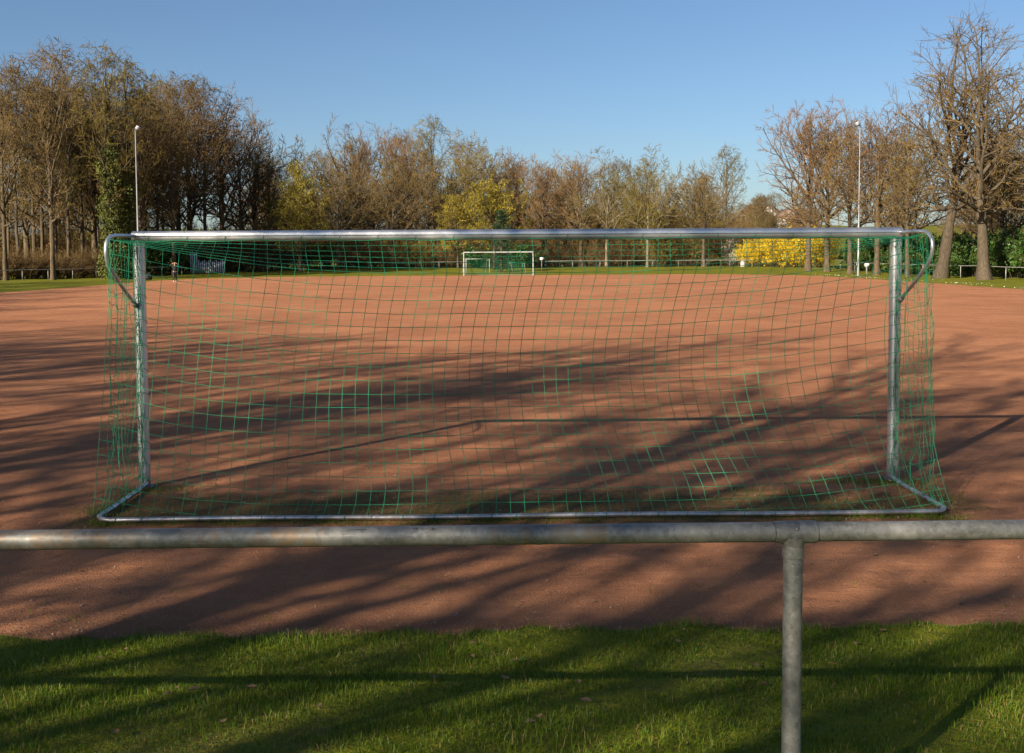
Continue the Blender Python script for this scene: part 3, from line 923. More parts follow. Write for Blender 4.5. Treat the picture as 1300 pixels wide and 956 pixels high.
# ground frame with rounded corners
gu, gv, gr = 3.66, 1.40, 0.12
pts = [L3(-3.69, 0.05, 0.045)]
pts += [L3(-gu - 0.02, v, 0.035) for v in np.linspace(0.35, gv - gr, 5)]
for a in np.linspace(PI, PI * 1.5, 7)[1:-1]:
    pts.append(L3(-gu + gr + gr * math.cos(a), gv - gr - gr * math.sin(a), 0.035))
pts += [L3(u, gv, 0.035 + 0.004 * math.sin(u * 2)) for u in np.linspace(-gu + gr, gu - gr, 17)]
for a in np.linspace(PI * 1.5, PI * 2, 7)[1:-1]:
    pts.append(L3(gu - gr + gr * math.cos(a), gv - gr - gr * math.sin(a), 0.035))
pts += [L3(gu + 0.02, v, 0.035) for v in np.linspace(gv - gr, 0.35, 5)]
pts.append(L3(3.69, 0.05, 0.045))
smooth_by_angle(MB().tube(pts, 0.0215, 14).build('ground_frame', M['aluminium'], goal), 50)
# bent net arms
HB = 0.93      # depth of the arm's bend
def arm_pts(s):
    u = s * 3.745
    a = [L3(u, 0.05, 2.475), L3(u, 0.36, 2.475), L3(u, 0.58, 2.47)]
    b = bez(L3(u, 0.58, 2.47), L3(u, 0.77, 2.468), L3(u, 0.85, 2.36), L3(u, 0.75, 2.20), 9)[1:]
    c = [L3(u, 0.46, 2.02), L3(u, 0.05, 1.80)]
    return a + [tuple(q) for q in b] + c
for s in (-1, 1):
    smooth_by_angle(MB().tube(arm_pts(s), 0.017, 12).build('net_arm', M['aluminium'], goal), 60)
    mb = MB()
    mb.tube([L3(s * 3.745, 0.06, 1.80), L3(s * 3.745, 0.11, 1.825)], 0.025, 10)
    mb.build('bracket', M['galv'], goal)
    for q in (-0.028, 0.028):
        bo = MB().lathe([(0.009, 0), (0.009, 0.006), (0.006, 0.008)], (0, 0, 0), 6).build('bolt', M['galv'], goal)
        bo.matrix_local = Matrix.Translation((s * 3.72 + q, -0.054, 2.33)) @ Matrix.Rotation(PI / 2, 4, 'X')
    # foot socket
    MB().lathe([(0.085, -0.02), (0.085, 0.01), (0.07, 0.022), (0.066, 0.024)], L3(s * 3.72, 0, 0), 16).build('ground_socket', M['galv'], goal)

# net -------------------------------------------------------------------
gn = np.random.default_rng(5)
CELL = 0.122
NU, NTOP, NBACK = 61, 6, 23
net = MB()
RN = 0.0025
u0 = np.linspace(-3.70, 3.70, NU)
def fold(u):
    e = np.abs(u) / 3.70
    sag = 0.33 * (1 - e ** 3.6)
    return 0.79 - 0.03 * (1 - e ** 2), 2.44 - sag
def back_path(u):
    fv, fz = fold(u)
    rgt = (u + 3.7) / 7.4
    b = 0.12 + 0.88 * np.clip((rgt - 0.25) / 0.75, 0, 1)
    kv = 1.38 * (1 - b) + 0.98 * b
    P = bez((fv, fz), (fv + 0.07 - 0.10 * b, fz - 0.95), (kv, 0.10), (1.40, 0.055), 60)
    seg = np.linalg.norm(np.diff(P, axis=0), axis=1)
    return P, np.concatenate(([0], np.cumsum(seg)))
grid = np.full((NU, NTOP + NBACK + 1, 3), np.nan)
ends = []
wav = gn.normal(0, 1, (NU, NTOP + NBACK + 1, 3))
for k in range(2):
    wav[1:-1] = (wav[:-2] + wav[1:-1] + wav[2:]) / 3
    wav[:, 1:-1] = (wav[:, :-2] + wav[:, 1:-1] + wav[:, 2:]) / 3
for i, u in enumerate(u0):
    fv, fz = fold(u)
    for j in range(NTOP):
        t = j / NTOP
        sagz = -0.015 * math.sin(PI * t) * (1 - (abs(u) / 3.7) ** 4)
        grid[i, j] = (u * (1 - 0.085 * t * (1 - (abs(u) / 3.7) ** 4)), 0.05 + (fv - 0.05) * t, 2.425 + (fz - 2.425) * t + sagz)
    P, S = back_path(u)
    rgt = (u + 3.7) / 7.4
    for j in range(NBACK + 1):
        s = j * CELL * (1.0 + 0.05 * (abs(u) / 3.7) ** 2)
        if s > S[-1] - 0.02:
            ends.append((i, NTOP + j - 1))
            break
        v = np.interp(s, S, P[:, 0]); z = np.interp(s, S, P[:, 1])
        h = s / S[-1]
        edge = 1 - (abs(u) / 3.7) ** 6
        lean = (0.04 + 0.26 * rgt ** 1.3) * math.sin(PI * min(h * 1.15, 1.0)) ** 1.0 * edge
        grid[i, NTOP + j] = (u * (1 - 0.085 * (1 - (abs(u) / 3.7) ** 4) * (1 - h) ** 0.7) - lean, v, z)
    else:
        ends.append((i, NTOP + NBACK))
grid[:, 1:] += (wav * np.array([0.012, 0.03, 0.011]))[:, 1:]
grid[..., 2] = np.where(np.isnan(grid[..., 2]), np.nan, np.maximum(grid[..., 2], 0.02))
def nt(P, r=RN):
    net.tube([L3(*p) for p in P], r, 4, caps=False)
for i in range(NU):
    e = dict(ends)[i]
    P = list(grid[i, :e + 1])
    P.append(np.array((u0[i], 1.40, 0.058)))
    nt(P)
for j in range(1, NTOP + NBACK + 1):
    row = grid[:, j]
    ok = ~np.isnan(row[:, 0])
    run = []
    for i in range(NU):
        if ok[i]:
            run.append(row[i])
        elif run:
            if len(run) > 1: nt(run)
            run = []
    if len(run) > 1: nt(run)
# edge rope along the fold's bar side
nt([(u, 0.058, 2.425 + 0.006 * math.sin(u * 9)) for u in np.linspace(-3.7, 3.7, 90)], 0.004)
# side nets
for s in (-1, 1):
    NV, NZr = 11, 22
    sg = np.zeros((NV, NZr, 3))
    ww = gn.normal(0, 1, (NV, NZr, 3))
    ww[:, 1:-1] = (ww[:, :-2] + ww[:, 1:-1] + ww[:, 2:]) / 2
    for a in range(NV):
        t = a / (NV - 1)
        for b in range(NZr):
            q = b / (NZr - 1)
            back = 0.79 + 0.18 * q + 0.38 * max(0, (q - 0.82) / 0.18) ** 1.5
            v = 0.07 + (back - 0.07) * (t ** (0.8 if s > 0 else 1.0))
            z = 2.44 - (2.44 - 0.05) * q - 0.10 * math.sin(PI * t) * math.sin(PI * min(q * 1.2, 1))
            bulge = 0.05 * math.sin(PI * q) * (0.3 + math.sin(PI * t)) - 0.05 * math.sin(PI * q) * (1 if s < 0 else 0.4)
            sg[a, b] = (s * (3.735 + bulge - (0.05 if q > .9 else 0)), v, z)
    sg += ww * np.array([0.012, 0.02, 0.014])
    sg[..., 2] = np.maximum(sg[..., 2], 0.03)
    for a in range(NV): nt(sg[a])
    for b in range(1, NZr): nt(sg[:, b])
    for k in range(5):   # gathered strands laced to the post
        zz = np.linspace(2.4, 0.08, 60)
        nt([(s * (3.725 + 0.03 * math.sin(z * 9 + k * 2 + s)) , 0.065 + 0.022 * math.sin(z * 13 + k), z) for z in zz])
    for z in np.arange(0.2, 2.4, 0.24):  # lashings round the post
        nt([(s * 3.72 + 0.060 * math.cos(a), 0.060 * math.sin(a), z + 0.03 * math.sin(a)) for a in np.linspace(0, 2 * PI, 14)], 0.0022)
# ties round the ground frame
for u in np.arange(-3.5, 3.55, 0.245):
    u += gn.uniform(-0.03, 0.03)
    nt([(u + 0.012 * math.sin(a * 0.5), 1.40 + 0.0245 * math.cos(a), 0.036 + 0.0245 * math.sin(a)) for a in np.linspace(0, 2 * PI, 12)], 0.003)
for s in (-1, 1):
    for v in np.arange(0.2, 1.3, 0.16):
        nt([(s * 3.68 + 0.0245 * math.cos(a), v + 0.01 * math.sin(a * .5), 0.036 + 0.0245 * math.sin(a)) for a in np.linspace(0, 2 * PI, 12)], 0.003)
# ties round the bar
for u in np.arange(-3.6, 3.65, 0.37):
    nt([(u + 0.05 * math.sin(a * 0.5), 0.0605 * math.cos(a), NZ + 0.0635 * math.sin(a)) for a in np.linspace(-PI, 0, 12)], 0.0022)
net.build('net', M['net_green'], goal)

# ------------------------------------------------------------------ end railing in front of the camera
RY, RZ, RR = 3.14, 1.408, 0.0305
ryaw = 0.018
rail = thing('end_railing', "thick galvanised steel pipe railing with tee joint and post on the turf edge", 'railing', (0, RY, 0), ryaw)
def bent_pipe(x0, x1, r, seed):
    g = np.random.default_rng(seed)
    n = 40
    x = np.linspace(x0, x1, n)
    ph = g.uniform(0, 6, 3)
    y = 0.0003 * np.sin(x * 1.1 + ph[0])
    z = RZ + 0.0003 * np.sin(x * 0.9 + ph[2])
    return np.stack([x, y, z], -1)
PXP = 0.875     # post position
smooth_by_angle(MB().tube(bent_pipe(-6.5, PXP + 0.02, RR, 1), RR, 40).build('rail_pipe', M['galv'], rail), 60)
smooth_by_angle(MB().tube(bent_pipe(PXP + 0.05, 6.5, RR, 2), RR - 0.0006, 40).build('rail_pipe', M['galv'], rail), 60)
def tee():
    mb = MB()
    r1 = RR + 0.0036
    xs = [-0.0615, -0.061, -0.02, 0.03, 0.066, 0.0705, 0.0707]
    rs = [RR - 0.002, r1 - 0.0008, r1, r1, r1 + 0.0004, r1 - 0.0002, RR - 0.006]
    mb.tube([(PXP + a, 0, RZ) for a in xs], rs, 40, caps=False)
    mb.tube([(PXP, 0, RZ), (PXP, 0, RZ - 0.06), (PXP, 0, RZ - 0.078), (PXP, 0, RZ - 0.0783)], [r1 - 0.0005, r1 - 0.0005, r1 - 0.0003, RR - 0.003], 40, caps=False)
    # blended throat where the socket leaves the sleeve
    mb.tube([(PXP, 0, RZ - 0.012), (PXP, 0, RZ - 0.030), (PXP, 0, RZ - 0.042)], [r1 + 0.006, r1 + 0.0028, r1 - 0.0008], 40, caps=False)
    o = mb.build('tee_joint', M['galv'], rail)
    for cx, ax in ((PXP + 0.0713, 'x'), (PXP - 0.0622, 'x'), (PXP, 'z')):  # thin black rings paint in the shadow line of the gaps at the sleeve ends
        ring = []
        for a in np.linspace(0, 2 * PI, 33):
            ring.append((cx, (RR + 0.0002) * math.cos(a), RZ + (RR + 0.0002) * math.sin(a)) if ax == 'x' else (cx + (RR + 0.0002) * math.cos(a), (RR + 0.0002) * math.sin(a), RZ - 0.0792))
        MB().tube(ring, 0.0009 if ax == 'x' else 0.0006, 6, False).build('gap_shadow_ring', M['marker'], o)
    smooth_by_angle(o, 50)
    MB().lathe([(0.006, 0.0), (0.006, 0.003), (0.004, 0.0045)], (0, 0, 0), 12).build('set_screw', M['galv'], o).matrix_local = Matrix.Translation((PXP + 0.004, -r1 * math.cos(0.5) + 0.001, RZ + r1 * math.sin(0.5))) @ Matrix.Rotation(math.radians(62), 4, 'X')
tee()
smooth_by_angle(MB().tube([(PXP, 0, RZ - 0.07), (PXP, 0, 0.9), (PXP, 0, 0.6), (PXP, 0, 0.05)], RR - 0.0006, 40).build('post', M['galv'], rail), 60)
for xx in (PXP - 2.6, PXP - 5.2, PXP + 2.6, PXP + 5.2):
    smooth_by_angle(MB().tube([(xx, 0, RZ - 0.02), (xx, 0, 0.9), (xx, 0, 0.6), (xx, 0, 0.05)], RR - 0.0008, 32).build('post', M['galv'], rail), 60)
# felt-tip scrawl on the pipe
def scrawl(strokes, name):
    mb = MB()
    for st in strokes:
        pts = []
        for x, h in st:      # h: angle up the pipe face
            a = 0.95 + h
            pts.append((x, -(RR + 0.0004) * math.cos(a), RZ + (RR + 0.0004) * math.sin(a)))
        mb.tube(pts, 0.0009, 5)
    mb.build(name, M['marker'], rail)
x0 = -0.310
scrawl([[(x0 + 0.000, .06), (x0 + 0.004, .16), (x0 + 0.012, .16), (x0 + 0.016, .10)], [(x0 + .008, .16), (x0 + .012, -.02)],
        [(x0 + .026, .12), (x0 + .029, .0), (x0 + .036, -.02), (x0 + .042, .12), (x0 + .046, .0)],
        [(x0 + .066, .15), (x0 + .058, .14), (x0 + .060, .03), (x0 + .070, .0), (x0 + .066, -.1), (x0 + .054, -.12)]], 'marker_scrawl')
scrawl([[(-0.50, .0), (-0.49, .04), (-0.485, .01), (-0.475, .05), (-0.465, .0), (-0.45, .02)]], 'marker_scrawl')

# ------------------------------------------------------------------ far goal
fc = GC + GN * GLEN + GD * 0.24
fgoal = thing('football_goal', "white full-size goal at the far end of the pitch", 'goal', (fc[0], fc[1], 0), GYAW)
for s in (-1, 1):
    smooth_by_angle(MB().add(*profile_bar((s * 3.72, 0, -0.1), (s * 3.72, 0, 2.44), oval_section(0.052, 0.052, False, 16), (0, 1, 0))).build('post', M['goal_white'], fgoal))
smooth_by_angle(MB().add(*profile_bar((-3.78, 0, 2.50), (3.78, 0, 2.50), oval_section(0.052, 0.052, False, 16), (0, 1, 0))).build('crossbar', M['goal_white'], fgoal))
for s in (-1, 1):
    MB().tube([(s * 3.72, 0, 2.48), (s * 3.72, 0.8, 2.46), (s * 3.72, 0.95, 2.3), (s * 3.72, 0, 1.8)], 0.02, 6).build('net_arm', M['galv_far'], fgoal)
fn = MB()
for u in np.arange(-3.7, 3.71, 0.247):
    fn.tube([(u, 0.04, 2.44), (u, 0.88, 2.36 - 0.2 * (1 - (u / 3.7) ** 2)), (u, 1.1, 1.1), (u, 1.4, 0.04)], 0.005, 3, False)
for t in np.linspace(0.05, 0.98, 10):
    fn.tube([(u, 0.9 + 0.5 * t, (2.36 - 0.2 * (1 - (u / 3.7) ** 2)) * (1 - t) + 0.04 * t) for u in np.linspace(-3.7, 3.7, 14)], 0.005, 3, False)
fn.build('net', M['net_green'], fgoal)
MB().tube([(-3.7, 0.05, 0.04), (-3.68, 1.4, 0.04), (3.68, 1.4, 0.04), (3.7, 0.05, 0.04)], 0.022, 6).build('ground_frame', M['galv_far'], fgoal)

# training goal turned sideways behind the far goal, and a folded net cage
def small_goal(x, y, rz, w, h, d, label, netmat, tube=None):
    tube = tube or M['goal_white']
    g = thing('training_goal', label, 'goal', (x, y, float(ground_z(np.array(x), np.array(y)))), rz)
    for s in (-1, 1):
        MB().tube([(s * w / 2, 0, 0), (s * w / 2, 0, h - 0.05)], 0.035, 8).build('post', tube, g)
        MB().tube([(s * w / 2, 0.05, 0.04), (s * w / 2, d, 0.04), (s * w / 2, d * 0.5, h - 0.1), (s * w / 2, 0.05, h - 0.06)], 0.02, 6).build('side_frame', M['galv_far'], g)
    MB().tube([(-w / 2 - 0.04, 0, h), (w / 2 + 0.04, 0, h)], 0.035, 8).build('crossbar', tube, g)
    mb = MB()
    for u in np.linspace(-w / 2, w / 2, 13):
        mb.tube([(u, 0.03, h - 0.02), (u, d * 0.5, h - 0.1), (u, d, 0.04)], 0.005, 3, False)
    for t in np.linspace(0.1, 0.95, 7):
        mb.tube([(-w / 2, d * (0.5 + 0.5 * t), (h - 0.1) * (1 - t)), (w / 2, d * (0.5 + 0.5 * t), (h - 0.1) * (1 - t))], 0.005, 3, False)
    mb.build('net', netmat, g)
small_goal(atx(607, 117.5), 117.5, 0.5, 3.0, 1.7, 1.1, "small white training goal standing askew behind the far goal", M['net_green'])
small_goal(atx(655, 119), 119, -2.6, 1.8, 1.2, 0.8, "low training goal with green net beside the conifer behind the far goal", M['net_green'], M['net_green'])

# ------------------------------------------------------------------ railings round the pitch
def railing(name, pts, step, label, h=1.02, mid=False):
    pts = [np.array(p, float) for p in pts]
    o = thing(name, label, 'railing', (pts[0][0], pts[0][1], 0))
    org = np.array((pts[0][0], pts[0][1], 0))
    line = []
    for a, b in zip(pts[:-1], pts[1:]):
        L = np.linalg.norm(b - a)
        k = max(1, int(round(L / step)))
        for q in range(k):
            line.append(a + (b - a) * q / k)
    line.append(pts[-1])
    P = np.array([(p[0], p[1], float(ground_z(p[0], p[1]))) for p in line]) - org
    for p in P:
        MB().tube([p - (0, 0, 0.1), p + (0, 0, h - 0.03)], 0.030, 8).build('post', M['galv_far'], o)
    MB().tube(P + (0, 0, h), 0.030, 8).build('top_rail', M['galv_far'], o)
    return o
railing('pitch_railing', [(-58, 84), (-50, 94), (-43, 106), (-38, 118)], 3.0, "low galvanised railing in front of the brown hedge and wood", 1.0)
railing('pitch_railing', [(-33.5, 130), (-29, 138), (-10, 141), (-5.0, 141)], 3.4, "galvanised railing across the far end beside the willow trunk", 0.9)
railing('pitch_railing', [(4.6, 141), (16, 142), (30, 141), (41, 136)], 3.4, "galvanised railing across the far end from the far goal to the forsythia", 0.92)
railing('pitch_railing', [(41.4, 134.4), (39.5, 118), (38.5, 100), (38.6, 76), (39.5, 52)], 4.2, "galvanised railing along the side of the pitch by the chestnut row", 1.05)

# ------------------------------------------------------------------ floodlight masts
def mast(x, y, label, rz):
    o = thing('floodlight_mast', label, 'floodlight', (x, y, float(ground_z(np.array(x), np.array(y)))), rz)
    smooth_by_angle(MB().tube([(0, 0, -0.3), (0, 0, 2.2), (0, 0, 2.25), (0, 0, 8), (0, 0, 14.2)], [0.115, 0.105, 0.09, 0.066, 0.045], 14).build('pole', M['mast'], o), 40)
    MB().box((0, -0.15, 1.1), (0.16, 0.06, 0.4)).build('access_hatch', M['galv_far'], o)
    MB().tube([(0, 0, 14.1), (0, 0, 14.35), (0, -0.25, 14.45)], 0.045, 8).build('bracket', M['mast'], o)
    hd = MB()
    hd.lathe([(0.12, -0.16), (0.22, -0.10), (0.27, 0.0), (0.25, 0.10), (0.16, 0.20), (0.05, 0.24)], (0, 0, 0), 16)
    h = hd.build('lamp_head', M['mast'], o, True)
    h.matrix_local = Matrix.Translation((0, -0.30, 14.40)) @ Matrix.Rotation(math.radians(-150), 4, 'X') @ Matrix.Scale(0.95, 4)
    le = MB().lathe([(0.22, 0), (0.21, 0.02), (0.1, 0.03)], (0, 0, -0.135), 16).build('lens', M['lens'], h)
    le.matrix_local = Matrix.Rotation(PI, 4, 'X') @ Matrix.Translation((0, 0, 0.27)) if False else Matrix.Translation((0, 0, -0.05))
mast(atx(1089.5, 98), 98, "slender pale floodlight mast in front of the chestnut row", -1.2)
mast(atx(177, 98), 98, "slender pale floodlight mast in front of the ivy-clad trees", 1.2)

# ------------------------------------------------------------------ small things round the edge
def gz(x, y): return float(ground_z(np.array(float(x)), np.array(float(y))))
def board_sign(c, yd, label, hh=1.5):
    x = atx(c, yd)
    o = thing('notice_board', label, 'sign', (x, yd, gz(x, yd)))
    MB().tube([(0, 0, -0.1), (0, 0, hh - 0.1)], 0.03, 8).build('post', M['galv_far'], o)
    MB().box((0, -0.04, hh), (0.42, 0.03, 0.30)).build('panel', M['paint_white'], o)
board_sign(688, 126, "small white sign on a thin post right of the far goal", 1.5)
board_sign(1100.5, 96, "small white sign on a thin post beside the floodlight and chestnut row", 1.05)

# yellow bucket at the willow
x = atx(387, 127)
b = thing('bucket', "small yellow bucket standing on the verge near the willow", 'bucket', (x, 127, gz(x, 127)))
MB().lathe([(0.19, 0.0), (0.24, 0.44), (0.26, 0.45), (0.26, 0.48), (0.22, 0.48), (0.17, 0.05)], (0, 0, 0), 16).build('shell', M['yellow'], b)
MB().tube([(-0.25, 0, 0.44), (-0.2, -0.15, 0.58), (0, -0.2, 0.64), (0.2, -0.15, 0.58), (0.25, 0, 0.44)], 0.012, 6).build('handle', M['galv_far'], b)

# white-grey marker stone at the forsythia
x = atx(943, 139.5)
ms = MB()
ms.lathe([(0.40, -0.1), (0.42, 0.3), (0.38, 0.75), (0.30, 1.0), (0.12, 1.10)], (0, 0, 0), 12)
M['marker_stone'] = mottled('marker_stone', (0.28, 0.26, 0.22), (0.48, 0.45, 0.40), 3.0, 0.9)
o = ms.build('marker_stone', M['marker_stone'], None, True)
o.scale = (0.8, 0.8, 0.8)
o.location = (x, 139.5, gz(x, 139.5))
tag(o, "rounded whitish marker stone at the edge of the forsythia", 'stone')

# rubbish bag at the foot of the mast
g = np.random.default_rng(4)
x = atx(189, 98.5)
bm = bmesh.new()
bmesh.ops.create_icosphere(bm, subdivisions=3, radius=0.36)
for v in bm.verts:
    k = 1 + 0.12 * math.sin(v.co.x * 17 + v.co.z * 9) * math.sin(v.co.y * 15) + g.normal(0, 0.025)
    v.co *= k
    v.co.z *= 0.9
    if v.co.z > 0.22: v.co.x *= 0.5; v.co.y *= 0.5; v.co.z += 0.10
    v.co.z += 0.27
me = bpy.data.meshes.new('rubbish_bag'); bm.to_mesh(me); bm.free(); me.materials.append(M['black'])
o = link('rubbish_bag', me)
o.location = (x, 98.5, gz(x, 98.5))
tag(o, "black rubbish bag lying at the foot of the floodlight mast", 'bag')

# white picket fence in the wood's edge
xa, xb, yd = atx(243, 126), atx(292, 128), 126
pf = thing('picket_fence', "short weathered white picket fence at the edge of the wood", 'fence', (xa, yd, gz(xa, yd)), 0.15)
W = (xb - xa)
k = 0
uu = 0.0
pm = None
while uu < W:
    hh = (2.5 if uu < 0.9 else 1.45) + 0.12 * math.sin(k * 2.1)
    MB().box((uu, 0, hh / 2 - 0.05), (0.15, 0.03, hh + 0.1)).build('picket', M['paint_white'], pf)
    uu += 0.235
    k += 1
for z in (0.4, 1.1):
    MB().box((W / 2, 0.04, z), (W, 0.04, 0.09)).build('cross_rail', M['galv_far'], pf)

# houses on the distant hillside
def house(c, yd, w, d, h, rz, label):
    x = atx(c, yd)
    z = gz(x, yd) - 0.6
    o = thing('house', label, 'house', (x, yd, z), rz)
    V = np.array([(-w/2,-d/2,0),(w/2,-d/2,0),(w/2,d/2,0),(-w/2,d/2,0),(-w/2,-d/2,h),(w/2,-d/2,h),(w/2,d/2,h),(-w/2,d/2,h),(0,-d/2,h+w*0.42),(0,d/2,h+w*0.42)])
    mb = MB(); mb.add(V, [np.array([(0,1,5,4),(1,2,6,5),(2,3,7,6),(3,0,4,7)]), np.array([(4,5,8),(6,7,9)])])
    mb.build('wall', M['paint_white'], o)
    rf = MB()
    for s in (-1, 1):
        a = math.atan2(w * 0.42, w / 2)
        L = math.hypot(w / 2, w * 0.42) + 0.5
        n0 = np.array((s * math.sin(a), 0, math.cos(a)))
        e = np.array((s * math.cos(a), 0, -math.sin(a)))
        top = np.array((0, 0, h + w * 0.42 + 0.12))
        q = [top + np.array((0, y, 0)) + e * t * L + n0 * zt for zt in (0, 0.18) for t in (0, 1) for y in (-d / 2 - 0.4, d / 2 + 0.4)]
        rf.add(np.array(q), np.array([(0, 1, 3, 2), (4, 6, 7, 5), (0, 4, 5, 1), (2, 3, 7, 6), (0, 2, 6, 4), (1, 5, 7, 3)]))
    r = rf.build('roof', M['roof'], o)
    MB().box((w * 0.2, 0, h + w * 0.45), (0.7, 0.7, 2.0)).build('chimney', M['roof'], r)
    for z2 in (1.7, 4.4):
        for xx in (-w * 0.25, w * 0.25):
            wdw = MB().box((xx, -d / 2 - 0.03, z2), (1.2, 0.06, 1.4)).build('window', M['glass'], o)
            MB().box((xx, -d / 2 - 0.09, z2 - 0.75), (1.4, 0.14, 0.08)).build('sill', M['paint_white'], wdw)
    MB().box((0, -d / 2 - 0.03, 1.0), (1.0, 0.05, 2.0)).build('door', M['bark_dark'], o)
house(1000, 470, 9, 11, 5.6, 0.25, "white gabled house on the distant hillside nearest the touchline trees")
house(978, 500, 10, 12, 5.6, -0.5, "white gabled house on the distant hillside nearest the forsythia corner")
house(958, 540, 10, 12, 5.6, 0.5, "white gabled house farthest up the distant hillside")

# ------------------------------------------------------------------ person walking on the far left of the pitch
def skin_mesh(name, verts, edges, radii, mat, parent, root=0, sub=2):
    me = bpy.data.meshes.new(name)
    me.from_pydata(verts, edges, [])
    me.materials.append(mat)
    o = link(name, me, parent)
    me.skin_vertices.new() if hasattr(me.skin_vertices, 'new') and not me.skin_vertices else None
    md = o.modifiers.new('skin', 'SKIN')
    md.use_smooth_shade = True
    sv = me.skin_vertices[0].data
    for k, r in enumerate(radii):
        sv[k].radius = r if isinstance(r, tuple) else (r, r)
        sv[k].use_root = (k == root)
    ms = o.modifiers.new('sub', 'SUBSURF')
    ms.levels = ms.render_levels = sub
    return o

def person(x, y, rz):
    o = thing('person', "person in black clothes on the red pitch with both hands raised to the head", 'person', (x, y, 0), rz)
    V, E, R = [], [], []
    def v(p, r, prev=None):
        V.append(p); R.append(r)
        if prev is not None: E.append((prev, len(V) - 1))
        return len(V) - 1
    pel = v((0, 0, 0.93), (0.15, 0.11))
    wst = v((0, 0.0, 1.10), (0.125, 0.095), pel)
    chs = v((0, 0.01, 1.32), (0.155, 0.11), wst)
    nkb = v((0, 0.01, 1.44), (0.07, 0.065), chs)
    nk = v((0, -0.01, 1.50), (0.05, 0.052), nkb)
    hd1 = v((0, -0.025, 1.575), (0.065, 0.075), nk)
    hd2 = v((0, -0.02, 1.65), (0.077, 0.09), hd1)
    v((0, -0.01, 1.715), (0.05, 0.06), hd2)
    hands = []
    for s in (-1, 1):
        sh = v((s * 0.175, 0.01, 1.40), 0.055, chs)
        el = v((s * 0.40, -0.04, 1.47), 0.042, sh)
        wr = v((s * 0.19, -0.09, 1.615), 0.030, el)
        pm = v((s * 0.125, -0.085, 1.655), (0.035, 0.020), wr)
        hands.append((s, pm))
        for f in range(4):
            a = v((s * (0.105 - 0.004 * f), -0.075 + 0.022 * f, 1.680 + 0.004 * f), 0.010, pm)
            b = v((s * (0.080 - 0.004 * f), -0.070 + 0.024 * f, 1.705 + 0.006 * f), 0.009, a)
            v((s * (0.055), -0.065 + 0.024 * f, 1.722 + 0.004 * f), 0.008, b)
        t1 = v((s * 0.130, -0.110, 1.640), 0.010, wr)
        v((s * 0.105, -0.120, 1.665), 0.009, t1)
    for s, st in ((-1, 0.20), (1, -0.16)):
        hp = v((s * 0.09, 0, 0.86), 0.09, pel)
        kn = v((s * 0.10, -st * 0.6 - 0.02, 0.49), 0.062, hp)
        an = v((s * 0.10, -st * 0.9 + 0.03, 0.09), 0.040, kn)
        v((s * 0.11, -st * 0.9 - 0.12, 0.035), (0.038, 0.03), an)
    skin_mesh('body', V, E, R, M['skin'], o)
    # clothes: slightly larger shells over torso, arms and legs
    V, E, R = [], [], []
    pel = v((0, 0, 0.82), (0.175, 0.138))
    wst = v((0, 0, 1.10), (0.150, 0.118), pel)
    chs = v((0, 0.01, 1.32), (0.172, 0.128), wst)
    v((0, 0.01, 1.455), (0.085, 0.08), chs)
    for s in (-1, 1):
        sh = v((s * 0.18, 0.01, 1.40), 0.072, chs)
        el = v((s * 0.405, -0.04, 1.472), 0.056, sh)
        v((s * 0.215, -0.085, 1.600), 0.046, el)
    skin_mesh('jacket', V, E, R, M['black'], o)
    V, E, R = [], [], []
    pel = v((0, 0, 1.00), (0.162, 0.125))
    for s, st in ((-1, 0.20), (1, -0.16)):
        hp = v((s * 0.095, 0, 0.84), 0.108, pel)
        kn = v((s * 0.102, -st * 0.6 - 0.02, 0.49), 0.078, hp)
        v((s * 0.102, -st * 0.88 + 0.03, 0.12), 0.058, kn)
    skin_mesh('trousers', V, E, R, M['black'], o)
    for s, st in ((-1, 0.20), (1, -0.16)):
        skin_mesh('shoe', [(s * 0.102, -st * 0.9 + 0.06, 0.045), (s * 0.105, -st * 0.9 - 0.05, 0.045), (s * 0.11, -st * 0.9 - 0.15, 0.035)], [(0, 1), (1, 2)], [(0.046, 0.045), (0.046, 0.045), (0.044, 0.034)], M['paint_white'], o)
    skin_mesh('hair', [(0, 0.03, 1.60), (0, 0.02, 1.675), (0, -0.01, 1.735)], [(0, 1), (1, 2)], [(0.075, 0.06), (0.088, 0.082), (0.06, 0.065)], M['hair'], o)
    # facial features
    MB().tube([(0, -0.098, 1.640), (0, -0.120, 1.612), (0, -0.104, 1.606)], [0.008, 0.013, 0.010], 6).build('nose', M['skin'], o)
    for s in (-1, 1):
        MB().lathe([(0.004, -0.008), (0.010, 0), (0.004, 0.008)], (s * 0.030, -0.103, 1.648), 8).build('eye', M['black'], o)
    MB().tube([(-0.022, -0.098, 1.578), (0, -0.104, 1.575), (0.022, -0.098, 1.578)], 0.005, 5).build('mouth', M['leaf_brown'], o)
    return o
person(-29.6, 90.0, 0.35)

